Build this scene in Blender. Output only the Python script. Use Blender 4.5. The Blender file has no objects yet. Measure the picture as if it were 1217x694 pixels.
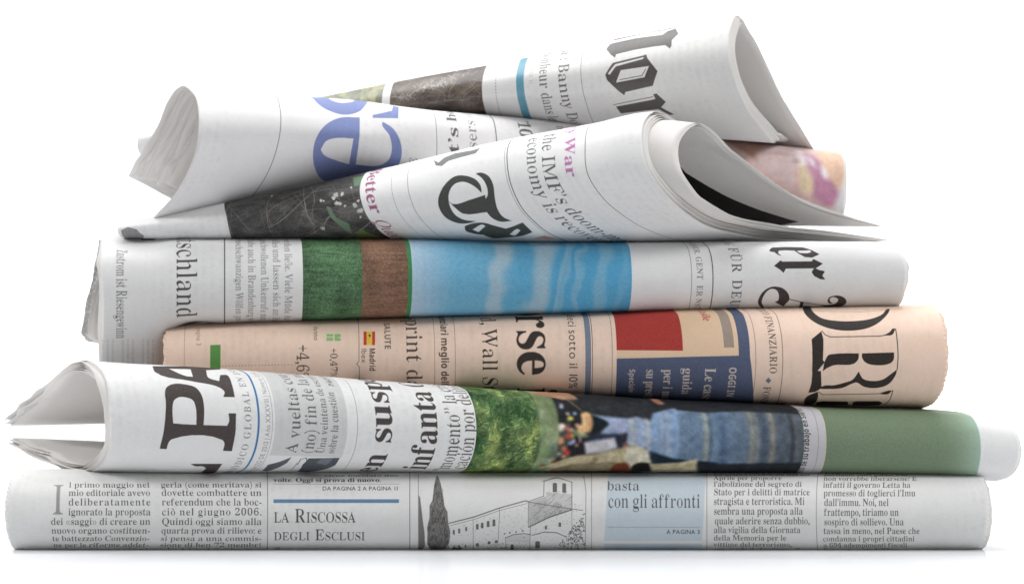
import bpy, math, random
import numpy as np

# ------------------------------------------------------------------ camera, world, lamps, exposure
SC = bpy.context.scene
COL = SC.collection
K = 0.00035            # metres per photo pixel at the front plane (y = 0)
D = 1.0                # camera distance
ZC = 0.1085            # camera height over the table
CX, CY = 608.5, 347.0

cam = bpy.data.objects.new('camera', bpy.data.cameras.new('camera'))
COL.objects.link(cam)
cam.location = (0, -D, ZC)
cam.rotation_euler = (math.radians(90), 0, 0)
cam.data.sensor_width = 36
cam.data.lens = 36 * D / (1217 * K)
cam.data.clip_start = 0.05
cam.data.clip_end = 50
cam.data.dof.use_dof = True
cam.data.dof.focus_distance = 1.012
cam.data.dof.aperture_fstop = 13
SC.camera = cam

W = bpy.data.worlds.new('World')
SC.world = W
W.use_nodes = True
W.node_tree.nodes['Background'].inputs[0].default_value = (1.0, 0.99, 0.98, 1)
W.node_tree.nodes['Background'].inputs[1].default_value = 0.035

def area(name, loc, target, sx, sy, power, color=(1, 1, 1)):
    l = bpy.data.lights.new(name, 'AREA')
    l.shape = 'RECTANGLE'
    l.size, l.size_y = sx, sy
    l.energy = power
    l.color = color
    o = bpy.data.objects.new(name, l)
    COL.objects.link(o)
    o.location = loc
    import mathutils
    d = mathutils.Vector(target) - mathutils.Vector(loc)
    o.rotation_euler = d.to_track_quat('-Z', 'Y').to_euler()
    return o

area('softbox_left', (-1.15, -0.25, 0.75), (-0.1, 0.03, 0.10), 0.28, 0.40, 10.2)
area('softbox_right', (1.10, -0.35, 0.85), (0.1, 0.03, 0.12), 0.28, 0.40, 10.2)
area('softbox_top', (0, 0.25, 1.25), (0, 0.05, 0.1), 1.1, 0.9, 15.0)
area('softbox_front', (0.55, -1.5, 0.55), (0.1, 0, 0.08), 0.9, 0.6, 3.2)
area('backdrop_lamp', (0, 0.75, 1.7), (0, 2.1, 0.55), 4.2, 0.6, 86.0)

SC.view_settings.view_transform = 'Standard'
SC.view_settings.look = 'None'
SC.view_settings.exposure = -0.02
SC.view_settings.gamma = 1
try:
    SC.cycles.use_denoising = True
    SC.cycles.denoiser = 'OPENIMAGEDENOISE'
    SC.cycles.max_bounces = 8
    SC.cycles.diffuse_bounces = 5
except Exception:
    pass

rng = np.random.default_rng(7)
random.seed(7)

# ------------------------------------------------------------------ helpers: meshes and materials
def tag(o, label=None, cat=None, group=None, kind=None):
    for k_, v_ in (('label', label), ('category', cat), ('group', group), ('kind', kind)):
        if v_:
            o[k_] = v_
    return o

def pt(px, py, d):
    """a point d metres behind the front plane, on the sight line measured in the photograph"""
    s = K * (D + d) / D
    return np.array([(px - CX) * s, d, ZC + (CY - py) * s])

def project(P):
    s = D / (D + P[..., 1]) / K
    return CX + P[..., 0] * s, CY - (P[..., 2] - ZC) * s

def hermite(knots, vals, x):
    """non-uniform Catmull-Rom through vals (first axis), linear beyond the ends"""
    kn = np.asarray(knots, float)
    V = np.asarray(vals, float)
    n = len(kn)
    dl = (V[1:] - V[:-1]) / (kn[1:] - kn[:-1]).reshape((-1,) + (1,) * (V.ndim - 1))
    T = np.empty_like(V)
    T[0], T[-1] = dl[0], dl[-1]
    for i in range(1, n - 1):
        h0, h1 = kn[i] - kn[i - 1], kn[i + 1] - kn[i]
        T[i] = (dl[i - 1] * h1 + dl[i] * h0) / (h0 + h1)
    x = np.asarray(x, float)
    xc = np.clip(x, kn[0], kn[-1])
    i = np.clip(np.searchsorted(kn, xc, side='right') - 1, 0, n - 2)
    h = kn[i + 1] - kn[i]
    t = (xc - kn[i]) / h
    sh = (-1,) + (1,) * (V.ndim - 1)
    t, h = t.reshape(sh), h.reshape(sh)
    out = (2*t**3 - 3*t**2 + 1) * V[i] + (t**3 - 2*t**2 + t) * h * T[i] + (-2*t**3 + 3*t**2) * V[i+1] + (t**3 - t**2) * h * T[i+1]
    ex = (x - xc).reshape(sh)
    endT = np.where((x < kn[0]).reshape(sh), T[0], T[-1])
    return out + ex * endT

def vnoise(h, w, ch, cw, seed, octaves=1):
    """smooth value noise, cell size ch x cw pixels, range 0..1"""
    r = np.random.default_rng(seed)
    out = np.zeros((h, w), np.float32)
    amp, tot = 1.0, 0.0
    for o in range(octaves):
        gh, gw = max(2, int(h / ch) + 3), max(2, int(w / cw) + 3)
        g = r.random((gh, gw), dtype=np.float32)
        y = np.linspace(0, min(h / ch, gh - 2.001), h, dtype=np.float32)
        x = np.linspace(0, min(w / cw, gw - 2.001), w, dtype=np.float32)
        yi, xi = y.astype(int), x.astype(int)
        fy, fx = y - yi, x - xi
        fy, fx = fy*fy*(3-2*fy), fx*fx*(3-2*fx)
        a = g[yi][:, xi] * (1-fx) + g[yi][:, xi+1] * fx
        b = g[yi+1][:, xi] * (1-fx) + g[yi+1][:, xi+1] * fx
        out += amp * (a * (1-fy)[:, None] + b * fy[:, None])
        tot += amp
        amp *= 0.55
        ch, cw = max(1.0, ch / 2), max(1.0, cw / 2)
    return out / tot

class Sheet:
    """The lofted surface of one folded newspaper: stations along the fold, each a curve
    rear-upper edge > top > front bulge > bottom > rear-lower edge."""
    NS, NT, MARG = 520, 300, 0.008
    def __init__(self, stations, mid, wrinkle=0.0004, seed=1, thin=None):
        P = np.array(stations, float)                      # S,T,3
        tk = np.concatenate([[0], np.cumsum(np.linalg.norm(P[:, 1:] - P[:, :-1], axis=2).mean(0))])
        sk = np.concatenate([[0], np.cumsum(np.linalg.norm(P[1:, mid] - P[:-1, mid], axis=1))])
        self.L = sk[-1]
        self.sv = np.linspace(-self.MARG, self.L + self.MARG, self.NS)
        tv = np.linspace(0, tk[-1], self.NT)
        G = hermite(sk, P, self.sv)                        # NS,T,3
        G = hermite(tk, G.transpose(1, 0, 2), tv).transpose(1, 0, 2)
        N = self.normals(G)
        nz = vnoise(self.NS, self.NT, 70, 45, seed, 2) - 0.5
        nz2 = vnoise(self.NS, self.NT, 16, 60, seed + 50, 1) - 0.5
        G = G + N * ((nz * wrinkle * 2 + nz2 * wrinkle * 0.35)[..., None])
        self.G, self.N = G, self.normals(G)
        self.im = int(round(tk[mid] / tk[-1] * (self.NT - 1)))
        arc = np.concatenate([np.zeros((self.NS, 1)), np.cumsum(np.linalg.norm(G[:, 1:] - G[:, :-1], axis=2), axis=1)], axis=1)
        self.v = -(arc - arc[:, self.im:self.im+1])        # + upwards, metres
        self.u = np.repeat(self.sv[:, None], self.NT, 1)
        self.px, self.py = project(G)
        view = G - np.array([0, -D, ZC])
        self.facing = (self.N * view).sum(2) > 0
        self.thin = np.ones(self.NS) if thin is None else np.interp(self.sv / self.L, *zip(*thin))
        self.twist = None
    @staticmethod
    def normals(G):
        n = np.cross(np.gradient(G, axis=0), np.gradient(G, axis=1))
        return n / np.maximum(np.linalg.norm(n, axis=2, keepdims=True), 1e-12)
    def uv(self, px, py, inside=False, off=0.0):
        """where the sight line through a photo pixel meets the front of the sheet"""
        m = self.facing.copy()
        m[:, :int(self.NT * 0.12)] = False
        m[:, int(self.NT * 0.93):] = False
        if inside:
            Go = self.G + self.N * off
            self.px, self.py = project(Go)
            m = ~self.facing
            m[:, int(self.NT * 0.45):] = False
            m[:int(self.NS * 0.5)] = False
        dd = (self.px - px) ** 2 + (self.py - py) ** 2 + np.where(m, 0, 1e9) + self.G[..., 1] * 30
        i, j = np.unravel_index(np.argmin(dd), dd.shape)
        i, j = min(max(i, 1), self.NS - 2), min(max(j, 1), self.NT - 2)
        Jm = np.array([[(self.px[i+1, j] - self.px[i-1, j]) / 2, (self.px[i, j+1] - self.px[i, j-1]) / 2],
                       [(self.py[i+1, j] - self.py[i-1, j]) / 2, (self.py[i, j+1] - self.py[i, j-1]) / 2]])
        r = np.array([px - self.px[i, j], py - self.py[i, j]])
        try:
            q = np.linalg.solve(Jm, r)
        except np.linalg.LinAlgError:
            q = np.zeros(2)
        q = np.clip(q, -3, 3)
        fi = np.clip(i + q[0], 0, self.NS - 1.001)
        fj = np.clip(j + q[1], 0, self.NT - 1.001)
        i0, j0 = int(fi), int(fj)
        a, b = fi - i0, fj - j0
        def bl(A):
            return (A[i0, j0]*(1-a)*(1-b) + A[i0+1, j0]*a*(1-b) + A[i0, j0+1]*(1-a)*b + A[i0+1, j0+1]*a*b)
        return float(bl(self.u)), float(bl(self.v))

def sample(A, fi, fj):
    i0 = np.clip(fi.astype(int), 0, A.shape[0] - 2)
    j0 = np.clip(fj.astype(int), 0, A.shape[1] - 2)
    a, b = fi - i0, fj - j0
    if A.ndim == 3:
        a, b = a[..., None], b[..., None]
    return A[i0, j0]*(1-a)*(1-b) + A[i0+1, j0]*a*(1-b) + A[i0, j0+1]*(1-a)*b + A[i0+1, j0+1]*a*b

def page(sh, parent, mat, name, off, el=0.0, er=0.0, rag=0.0, saw=0.0, nu=150, nt=110, t0=0.0, t1=1.0,
         uvbox=(0, 1, -1, 1), seed=0, endslope=(0, 0), label=None, s_cut=None, thick=0.0001, pinch=0.0):
    """one sheet of paper following the fold at a depth 'off' inside the outer one"""
    r = np.random.default_rng(seed)
    s0, s1 = -el, (sh.L if s_cut is None else s_cut) + er
    tt = np.linspace(t0, t1, nt)
    def edge():
        e = np.interp(tt, np.linspace(0, 1, 23), r.normal(0, 1, 23)) * rag
        return e
    arcm = sh.v[sh.NS // 2]
    ph = np.interp(tt, np.linspace(0, 1, sh.NT), arcm) / 0.0021
    saws = saw * (np.abs((ph % 1) - 0.5) * 4 - 1) * r.uniform(0.6, 1, nt)
    a = s0 + edge() + saws + endslope[0] * (tt - 0.5)
    b = s1 + edge() + saws + endslope[1] * (tt - 0.5)
    w = np.linspace(0, 1, nu)[:, None]
    s = a[None, :] * (1 - w) + b[None, :] * w
    fi = np.clip((s + sh.MARG) / (sh.L + 2 * sh.MARG) * (sh.NS - 1), 0, sh.NS - 1.001)
    fj = np.clip(np.repeat((tt * (sh.NT - 1))[None, :], nu, 0), 0, sh.NT - 1.001)
    P = sample(sh.G, fi, fj)
    N = sample(sh.N, fi, fj)
    th = np.interp(fi, np.arange(sh.NS), sh.thin)
    edge_ = np.clip((np.abs(tt - 0.5) * 2 - 0.5) / 0.5, 0, 1)
    th = th * (1 - pinch * (edge_ ** 1.3))[None, :]
    P = P + N * (off * th)[..., None]
    if off > 0:
        # the inner sheets part from each other a little towards their loose rear edges
        loose = np.clip(np.abs(tt - 0.5) * 2 - 0.45, 0, 1)[None, :, None]
        P = P + N * loose * off * (0.25 if pinch == 0 else 0)
        P = P + N * ((vnoise(nu, nt, 40, 20, seed + 9) - 0.5) * 0.00014)[..., None]
    U = sample(sh.u, fi, fj)
    V = sample(sh.v, fi, fj)
    u0, u1, v0, v1 = uvbox
    U = (U - u0) / (u1 - u0)
    V = (V - v0) / (v1 - v0)
    idx = np.arange(nu * nt).reshape(nu, nt)
    q = np.stack([idx[:-1, :-1], idx[:-1, 1:], idx[1:, 1:], idx[1:, :-1]], -1).reshape(-1, 4)
    me = bpy.data.meshes.new(name)
    me.from_pydata(P.reshape(-1, 3).tolist(), [], q.tolist())
    uvl = me.uv_layers.new(name='UVMap')
    li = q.reshape(-1)
    uvs = np.stack([U.reshape(-1)[li], V.reshape(-1)[li]], -1).astype(np.float32)
    uvl.data.foreach_set('uv', uvs.reshape(-1))
    me.polygons.foreach_set('use_smooth', [True] * len(me.polygons))
    me.materials.append(mat)
    me.update()
    o = bpy.data.objects.new(name, me)
    COL.objects.link(o)
    m = o.modifiers.new('thickness', 'SOLIDIFY')
    m.thickness = thick
    m.offset = 0
    m.use_even_offset = False
    o.parent = parent
    o.matrix_parent_inverse = parent.matrix_world.inverted()
    if label:
        o['label'] = label
    return o

def nodes_of(m):
    m.use_nodes = True
    nt = m.node_tree
    return nt, nt.nodes, nt.links, nt.nodes['Principled BSDF']

def paper_finish(nt, N, Lk, b, rough=0.65, spec=0.14):
    b.inputs['Roughness'].default_value = rough
    b.inputs['Specular IOR Level'].default_value = spec
    tc = N.new('ShaderNodeTexCoord')
    n1 = N.new('ShaderNodeTexNoise'); n1.inputs['Scale'].default_value = 1500; n1.inputs['Detail'].default_value = 3
    n2 = N.new('ShaderNodeTexNoise'); n2.inputs['Scale'].default_value = 60; n2.inputs['Detail'].default_value = 2
    ad = N.new('ShaderNodeMath'); ad.operation = 'MULTIPLY_ADD'
    ad.inputs[1].default_value = 3.0
    bp = N.new('ShaderNodeBump'); bp.inputs['Strength'].default_value = 0.18; bp.inputs['Distance'].default_value = 0.00012
    Lk.new(tc.outputs['Object'], n1.inputs['Vector']); Lk.new(tc.outputs['Object'], n2.inputs['Vector'])
    Lk.new(n2.outputs['Fac'], ad.inputs[0]); Lk.new(n1.outputs['Fac'], ad.inputs[2])
    Lk.new(ad.outputs[0], bp.inputs['Height']); Lk.new(bp.outputs['Normal'], b.inputs['Normal'])
    return tc, n1

def plain_paper(name, rgb, columns=0.0, column_scale=(16.0, 420.0)):
    """inner pages: bare newsprint with fine mottling, optionally faint grey columns of body text"""
    m = bpy.data.materials.new(name)
    rgb = tuple(c * 0.84 for c in rgb)
    nt, N, Lk, b = nodes_of(m)
    tc, n1 = paper_finish(nt, N, Lk, b)
    mx = N.new('ShaderNodeMixRGB'); mx.blend_type = 'MIX'
    mx.inputs[1].default_value = (*[c * 0.93 for c in rgb], 1); mx.inputs[2].default_value = (*[min(1, c * 1.05) for c in rgb], 1)
    Lk.new(n1.outputs['Fac'], mx.inputs[0])
    out = mx.outputs[0]
    if columns > 0:
        uvn = N.new('ShaderNodeUVMap'); sep = N.new('ShaderNodeSeparateXYZ')
        Lk.new(uvn.outputs[0], sep.inputs[0])
        def wave(src, k, thr):
            a = N.new('ShaderNodeMath'); a.operation = 'MULTIPLY'; a.inputs[1].default_value = k
            f = N.new('ShaderNodeMath'); f.operation = 'FRACT'
            g = N.new('ShaderNodeMath'); g.operation = 'LESS_THAN'; g.inputs[1].default_value = thr
            Lk.new(src, a.inputs[0]); Lk.new(a.outputs[0], f.inputs[0]); Lk.new(f.outputs[0], g.inputs[0])
            return g.outputs[0]
        w1 = wave(sep.outputs['X'], column_scale[1], 0.5)
        w2 = wave(sep.outputs['Y'], column_scale[0], 0.86)
        nn = N.new('ShaderNodeTexNoise'); nn.inputs['Scale'].default_value = 700
        Lk.new(tc.outputs['Object'], nn.inputs['Vector'])
        th = N.new('ShaderNodeMath'); th.operation = 'GREATER_THAN'; th.inputs[1].default_value = 0.45
        Lk.new(nn.outputs['Fac'], th.inputs[0])
        p1 = N.new('ShaderNodeMath'); p1.operation = 'MULTIPLY'; Lk.new(w1, p1.inputs[0]); Lk.new(w2, p1.inputs[1])
        p2 = N.new('ShaderNodeMath'); p2.operation = 'MULTIPLY'; Lk.new(p1.outputs[0], p2.inputs[0]); Lk.new(th.outputs[0], p2.inputs[1])
        p3 = N.new('ShaderNodeMath'); p3.operation = 'MULTIPLY'; Lk.new(p2.outputs[0], p3.inputs[0]); p3.inputs[1].default_value = columns
        m2 = N.new('ShaderNodeMixRGB'); m2.inputs[2].default_value = (0.12, 0.115, 0.11, 1)
        Lk.new(p3.outputs[0], m2.inputs[0]); Lk.new(out, m2.inputs[1])
        out = m2.outputs[0]
    Lk.new(out, b.inputs['Base Color'])
    return m

# ------------------------------------------------------------------ type: letter shapes as coverage maps
EM = 96          # pixels per em in the letter maps
_gc = {}
_tmpc = bpy.data.curves.new('type_sampler', 'FONT')
_tmpo = bpy.data.objects.new('type_sampler', _tmpc)
COL.objects.link(_tmpo)

def mchar(c, style):
    o = ord(c)
    tabs = {'bold': (0x1D400, 0x1D41A), 'roman': (0x1D400, 0x1D41A), 'italic': (0x1D434, 0x1D44E), 'bolditalic': (0x1D468, 0x1D482),
            'frak': (0x1D56C, 0x1D586), 'sansbold': (0x1D5D4, 0x1D5EE)}
    if style in tabs:
        if c == 'h' and style == 'italic':
            return '\u210E'
        if 'A' <= c <= 'Z': return chr(tabs[style][0] + o - 65)
        if 'a' <= c <= 'z': return chr(tabs[style][1] + o - 97)
        if '0' <= c <= '9' and style in ('bold', 'roman', 'bolditalic', 'italic'): return chr(0x1D7CE + o - 48)
        if '0' <= c <= '9' and style == 'sansbold': return chr(0x1D7EC + o - 48)
    return c

ACC = {'è': 'e`', 'é': "e'", 'ì': 'i`', 'ò': 'o`', 'ó': "o'", 'ü': 'u:', 'Ü': 'U:', 'Ó': "O'", 'ö': 'o:', 'ù': 'u`', 'Á': "A'", 'ñ': 'n~'}

def shiftmax(A, n, axis, op):
    out = A.copy()
    for k_ in range(1, n + 1):
        for s_ in (-k_, k_):
            out = op(out, np.roll(A, s_, axis))
    return out

def glyph(c, style):
    key = (c, style)
    if key in _gc:
        return _gc[key]
    base = c
    acc = None
    if c in ACC:
        base, acc = ACC[c][0], ACC[c][1]
    PAD = 30
    Hh, Ww = EM + 2 * PAD + 20, int(EM * 1.4) + 2 * PAD
    base_row = PAD + 30          # baseline row from bottom
    _tmpc.body = mchar(base, style)
    _tmpc.size = 1
    dg = bpy.context.evaluated_depsgraph_get()
    ev = _tmpo.evaluated_get(dg)
    me = ev.to_mesh()
    co = np.empty(len(me.vertices) * 3); me.vertices.foreach_get('co', co)
    co = co.reshape(-1, 3)[:, :2]
    me.calc_loop_triangles()
    tr = np.empty(len(me.loop_triangles) * 3, int); me.loop_triangles.foreach_get('vertices', tr)
    tr = tr.reshape(-1, 3)
    ev.to_mesh_clear()
    SS = 2
    A = np.zeros((Hh * SS, Ww * SS), np.float32)
    if len(tr):
        for T in co[tr]:
            X = (T[:, 0] * EM + PAD) * SS
            Y = (T[:, 1] * EM + base_row) * SS
            x0, x1 = max(0, int(X.min())), min(A.shape[1], int(X.max()) + 2)
            y0, y1 = max(0, int(Y.min())), min(A.shape[0], int(Y.max()) + 2)
            if x1 <= x0 or y1 <= y0: continue
            gx = np.arange(x0, x1)[None, :] + 0.5
            gy = np.arange(y0, y1)[:, None] + 0.5
            e = []
            for a in range(3):
                b = (a + 1) % 3
                e.append((X[b]-X[a]) * (gy - Y[a]) - (Y[b]-Y[a]) * (gx - X[a]))
            ins = ((e[0] >= -1e-6) & (e[1] >= -1e-6) & (e[2] >= -1e-6)) | ((e[0] <= 1e-6) & (e[1] <= 1e-6) & (e[2] <= 1e-6))
            A[y0:y1, x0:x1][ins] = 1
        wv = co[:, 0].max() if len(co) else 0
    if style == 'roman' and len(tr) and c not in ".,:'":
        er = shiftmax(A, 5, 1, np.minimum)
        op = shiftmax(shiftmax(A, 7, 1, np.minimum), 7, 1, np.maximum)
        A = np.maximum(er, np.where(op > 0.5, 0, A))
    # advance
    if len(tr):
        lo, hi = co[:, 0].min(), co[:, 0].max()
    else:
        lo, hi = 0.0, 0.25
    if style in ('sans', 'sansbold'):
        adv = hi + 0.085 if len(tr) else 0.27
        lsb = 0.0
    else:
        adv = hi + (0.012 if style in ('roman', 'bold', 'frak') else 0.02) if len(tr) else 0.25
    adv = max(adv, 0.2)
    A = A.reshape(Hh, SS, Ww, SS).mean((1, 3))
    if acc:
        sx = int((lo + hi) / 2 * EM) + PAD
        top = int((co[:, 1].max()) * EM) + base_row
        if acc in "`'":
            for q in range(16):
                cx = sx + (6 - q if acc == '`' else q - 6)
                yy = top + (4 + q) if acc == "'" else top + 4 + q
                if acc == '`': cx = sx + 6 - q
                A[yy:yy+2, cx-2:cx+4] = 1
        elif acc == ':':
            for sgn in (-11, 11):
                A[top+4:top+14, sx+sgn-5:sx+sgn+5] = 1
        elif acc == '~':
            A[top+6:top+11, sx-14:sx+14] = 1
    mips = [A]
    while len(mips) < 5:
        B = mips[-1]
        h, w = B.shape[0] // 2 * 2, B.shape[1] // 2 * 2
        mips.append(B[:h, :w].reshape(h//2, 2, w//2, 2).mean((1, 3)))
    _gc[key] = (mips, adv, PAD, base_row)
    return _gc[key]

PPM = 7000.0   # print pixels per metre

class Print:
    def __init__(self, sh, name, base, vmin=-0.075, vmax=0.075):
        self.sh, self.name = sh, name
        self.u0, self.u1 = -0.008, sh.L + 0.008
        self.v0, self.v1 = vmin, vmax
        self.W = int((self.u1 - self.u0) * PPM)
        self.H = int((vmax - vmin) * PPM)
        self.img = np.empty((self.H, self.W, 3), np.float32)
        self.img[:] = np.array(base, np.float32) / 255
        self.base = base
        mott = vnoise(self.H, self.W, 90, 90, 11, 3) - 0.5
        self.img *= (1 + 0.018 * mott)[..., None]
        self._c = {}
    @property
    def box(self):
        return (self.u0, self.u1, self.v0, self.v1)
    def uv(self, px, py):
        k_ = (round(px, 2), round(py, 2))
        if k_ not in self._c:
            self._c[k_] = self.sh.uv(px, py)
        return self._c[k_]
    def t(self, u, v):
        return (u - self.u0) * PPM, (v - self.v0) * PPM
    def P(self, px, py):
        return self.t(*self.uv(px, py))
    def blend(self, x0, y0, m, color):
        h, w = m.shape
        X0, Y0, X1, Y1 = max(0, x0), max(0, y0), min(self.W, x0 + w), min(self.H, y0 + h)
        if X1 <= X0 or Y1 <= Y0: return
        mm = m[Y0-y0:Y1-y0, X0-x0:X1-x0][..., None]
        c = np.array(color, np.float32) / 255 if not isinstance(color, np.ndarray) else color[Y0-y0:Y1-y0, X0-x0:X1-x0]
        R = self.img[Y0:Y1, X0:X1]
        self.img[Y0:Y1, X0:X1] = R * (1 - mm) + c * mm
    def mask_poly(self, pts):
        pts = np.array(pts)
        x0, y0 = np.floor(pts.min(0)).astype(int) - 2
        x1, y1 = np.ceil(pts.max(0)).astype(int) + 3
        x0, y0 = max(x0, -2), max(y0, -2)
        x1, y1 = min(x1, self.W + 2), min(y1, self.H + 2)
        if x1 <= x0 or y1 <= y0:
            return 0, 0, np.zeros((1, 1), np.float32)
        SS = 2
        gy = (np.arange(y0 * SS, y1 * SS) + 0.5) / SS
        gx = (np.arange(x0 * SS, x1 * SS) + 0.5) / SS
        ins = np.zeros((len(gy), len(gx)), bool)
        n = len(pts)
        for i in range(n):
            ax, ay = pts[i]; bx, by = pts[(i + 1) % n]
            if ay == by: continue
            rows = np.where((ay > gy) != (by > gy))[0]
            if not len(rows): continue
            xs = ax + (gy[rows] - ay) * (bx - ax) / (by - ay)
            for r_, xx in zip(rows, xs):
                k_ = np.searchsorted(gx, xx)
                ins[r_, :k_] ^= True
        m = ins.reshape(y1 - y0, SS, x1 - x0, SS).mean((1, 3)).astype(np.float32)
        return x0, y0, m
    def poly(self, pts_px, color, alpha=1.0, sm=False):
        if sm:      # a smooth closed outline through the points; sharp corners are kept
            q = np.array(pts_px, float); n = len(q); out = []
            for i in range(n):
                a, b, c, d = q[i-1], q[i], q[(i+1) % n], q[(i+2) % n]
                def tan(p, m_, x):
                    e, f = m_ - p, x - m_
                    le, lf = np.hypot(*e) + 1e-9, np.hypot(*f) + 1e-9
                    cs = (e * f).sum() / le / lf
                    return None if cs < 0.45 else (e / le + f / lf) / 2
                L_ = np.hypot(*(c - b))
                t0, t1 = tan(a, b, c), tan(b, c, d)
                t0 = (c - b) if t0 is None else t0 * L_
                t1 = (c - b) if t1 is None else t1 * L_
                for t in (0, .2, .4, .6, .8):
                    out.append((2*t**3-3*t**2+1)*b + (t**3-2*t**2+t)*t0 + (-2*t**3+3*t**2)*c + (t**3-t**2)*t1)
            pts_px = [tuple(v_) for v_ in out]
        x0, y0, m = self.mask_poly([self.P(*p) for p in pts_px])
        self.blend(x0, y0, m * alpha, color)
    def line_t(self, pts, w, color, alpha=1.0):
        """polyline in print pixels; w = width in print pixels (or one per point)"""
        pts = np.array(pts, float)
        ws = np.full(len(pts), w) if np.isscalar(w) else np.array(w, float)
        wm = ws.max() / 2 + 2
        for k_ in range(len(pts) - 1):
            a, b = pts[k_], pts[k_ + 1]
            x0, y0 = np.floor(np.minimum(a, b) - wm).astype(int)
            x1, y1 = np.ceil(np.maximum(a, b) + wm).astype(int)
            x0, y0, x1, y1 = max(0, x0), max(0, y0), min(self.W, x1), min(self.H, y1)
            if x1 <= x0 or y1 <= y0: continue
            gx = np.arange(x0, x1)[None, :] + 0.5 - a[0]
            gy = np.arange(y0, y1)[:, None] + 0.5 - a[1]
            d = b - a
            L2 = max((d ** 2).sum(), 1e-6)
            t = np.clip((gx * d[0] + gy * d[1]) / L2, 0, 1)
            dist = np.hypot(gx - t * d[0], gy - t * d[1])
            rad = (ws[k_] * (1 - t) + ws[k_ + 1] * t) / 2
            self.blend(x0, y0, np.clip(rad - dist + 0.5, 0, 1).astype(np.float32) * alpha, color)
    def line(self, pts_px, w_px, color, alpha=1.0):
        w = np.array(w_px) * K * PPM if not np.isscalar(w_px) else w_px * K * PPM
        self.line_t([self.P(*p) for p in pts_px], w, color, alpha)
    def rule(self, px, py, w_px, color, y_from=None, y_to=None, alpha=1.0):
        """a ruled line running round the fold"""
        x, _ = self.P(px, py)
        ya = self.P(px, y_from)[1] if y_from is not None else self.H
        yb = self.P(px, y_to)[1] if y_to is not None else 0
        w = w_px * K * PPM
        self.line_t([(x, ya), (x, yb)], w, color, alpha)
    def band(self, px0, px1, py, color, y_from=None, y_to=None, alpha=1.0, arr=None):
        x0, x1 = self.P(px0, py)[0], self.P(px1, py)[0]
        pm = (px0 + px1) / 2
        ya = self.P(pm, y_from)[1] if y_from is not None else self.H
        yb = self.P(pm, y_to)[1] if y_to is not None else 0
        x0, x1, yb, ya = int(x0), int(round(x1)), int(yb), int(round(ya))
        if arr is not None:
            c = arr(ya - yb, x1 - x0)
            self.blend(x0, yb, np.full(c.shape[:2], alpha, np.float32), c)
        else:
            self.blend(x0, yb, np.full((ya - yb, x1 - x0), alpha, np.float32), color)
    def measure(self, s, style, track=0.0):
        return sum(glyph(c, style)[1] + track for c in s)
    def text(self, s, p, style, em_px, color=(72, 66, 64), d='down', stretch=1.0, at=0, end=None, track=0.0, alpha=0.93, fit=None):
        """s with its letter number 'at' starting at photo pixel p; d: down, up or right along the sheet.
        end = photo pixel where letter number fit[1] (default: the last) ends"""
        dirs = {'down': (0, -1), 'up': (0, 1), 'right': (1, 0)}
        dx, dy = dirs[d]
        ux, uy = -dy, dx
        em = em_px * K * PPM
        x, y = self.P(*p)
        if end is not None:
            ex, ey = self.P(*end)
            L = abs((ex - x) * dx + (ey - y) * dy)
            stop = len(s) if fit is None else fit
            nat = self.measure(s[at:stop], style, track) * em
            stretch = L / max(nat, 1e-6)
        pen = -self.measure(s[:at], style, track) * em * stretch
        for c in s:
            mips, adv, PAD, br = glyph(c, style)
            if c != ' ':
                sc = em / EM
                lvl = 0
                while lvl < 4 and sc * min(stretch, 1) * (2 ** lvl) < 0.62: lvl += 1
                A = mips[lvl]; f = 2.0 ** lvl
                # glyph box corners in print pixels
                gx = np.array([0, A.shape[1] * f, A.shape[1] * f, 0]) - PAD
                gy = np.array([0, 0, A.shape[0] * f, A.shape[0] * f]) - br
                lx = gx * sc * stretch + pen
                ly = gy * sc
                X = x + dx * lx + ux * ly
                Y = y + dy * lx + uy * ly
                x0, x1 = int(math.floor(X.min())), int(math.ceil(X.max()))
                y0, y1 = int(math.floor(Y.min())), int(math.ceil(Y.max()))
                if x1 > 0 and y1 > 0 and x0 < self.W and y0 < self.H:
                    px_ = np.arange(x0, x1)[None, :] + 0.5 - x
                    py_ = np.arange(y0, y1)[:, None] + 0.5 - y
                    lx = px_ * dx + py_ * dy
                    ly = px_ * ux + py_ * uy
                    gx = ((lx - pen) / (sc * stretch) + PAD) / f - 0.5
                    gy = (ly / sc + br) / f - 0.5
                    gx, gy = np.broadcast_arrays(gx, gy)
                    i0, j0 = np.floor(gy).astype(int), np.floor(gx).astype(int)
                    a, b = gy - i0, gx - j0
                    ok = (i0 >= 0) & (j0 >= 0) & (i0 < A.shape[0] - 1) & (j0 < A.shape[1] - 1)
                    i0c, j0c = np.clip(i0, 0, A.shape[0]-2), np.clip(j0, 0, A.shape[1]-2)
                    m = A[i0c, j0c]*(1-a)*(1-b) + A[i0c+1, j0c]*a*(1-b) + A[i0c, j0c+1]*(1-a)*b + A[i0c+1, j0c+1]*a*b
                    self.blend(x0, y0, (m * ok * alpha).astype(np.float32), color)
            pen += (adv + track) * em * stretch
    def finish(self, grain=0.03, spec=0.16, rough=0.62):
        """ink grain, then the material"""
        h_, w_ = self.img.shape[:2]
        fib = vnoise(h_, w_, 3.0, 7.0, 301, 2) - 0.5
        fl = vnoise(h_, w_, 26, 26, 302, 2) - 0.5
        blk = np.clip((vnoise(h_, w_, 420, 300, 303, 1) - 0.45) * 6, 0, 1)
        yy = np.arange(h_)[:, None]; xx = np.arange(w_)[None, :]
        txt = np.clip((vnoise(h_, w_, 8, 18, 304, 1) - 0.40) * 4, 0, 1) * (((xx + 0 * yy) % 26) < 14)
        txt = (txt + np.roll(txt, 2, 1) + np.roll(txt, -2, 1) + np.roll(txt, 3, 0)) / 4 * (((yy // 1) % 330) < 290)
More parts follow.
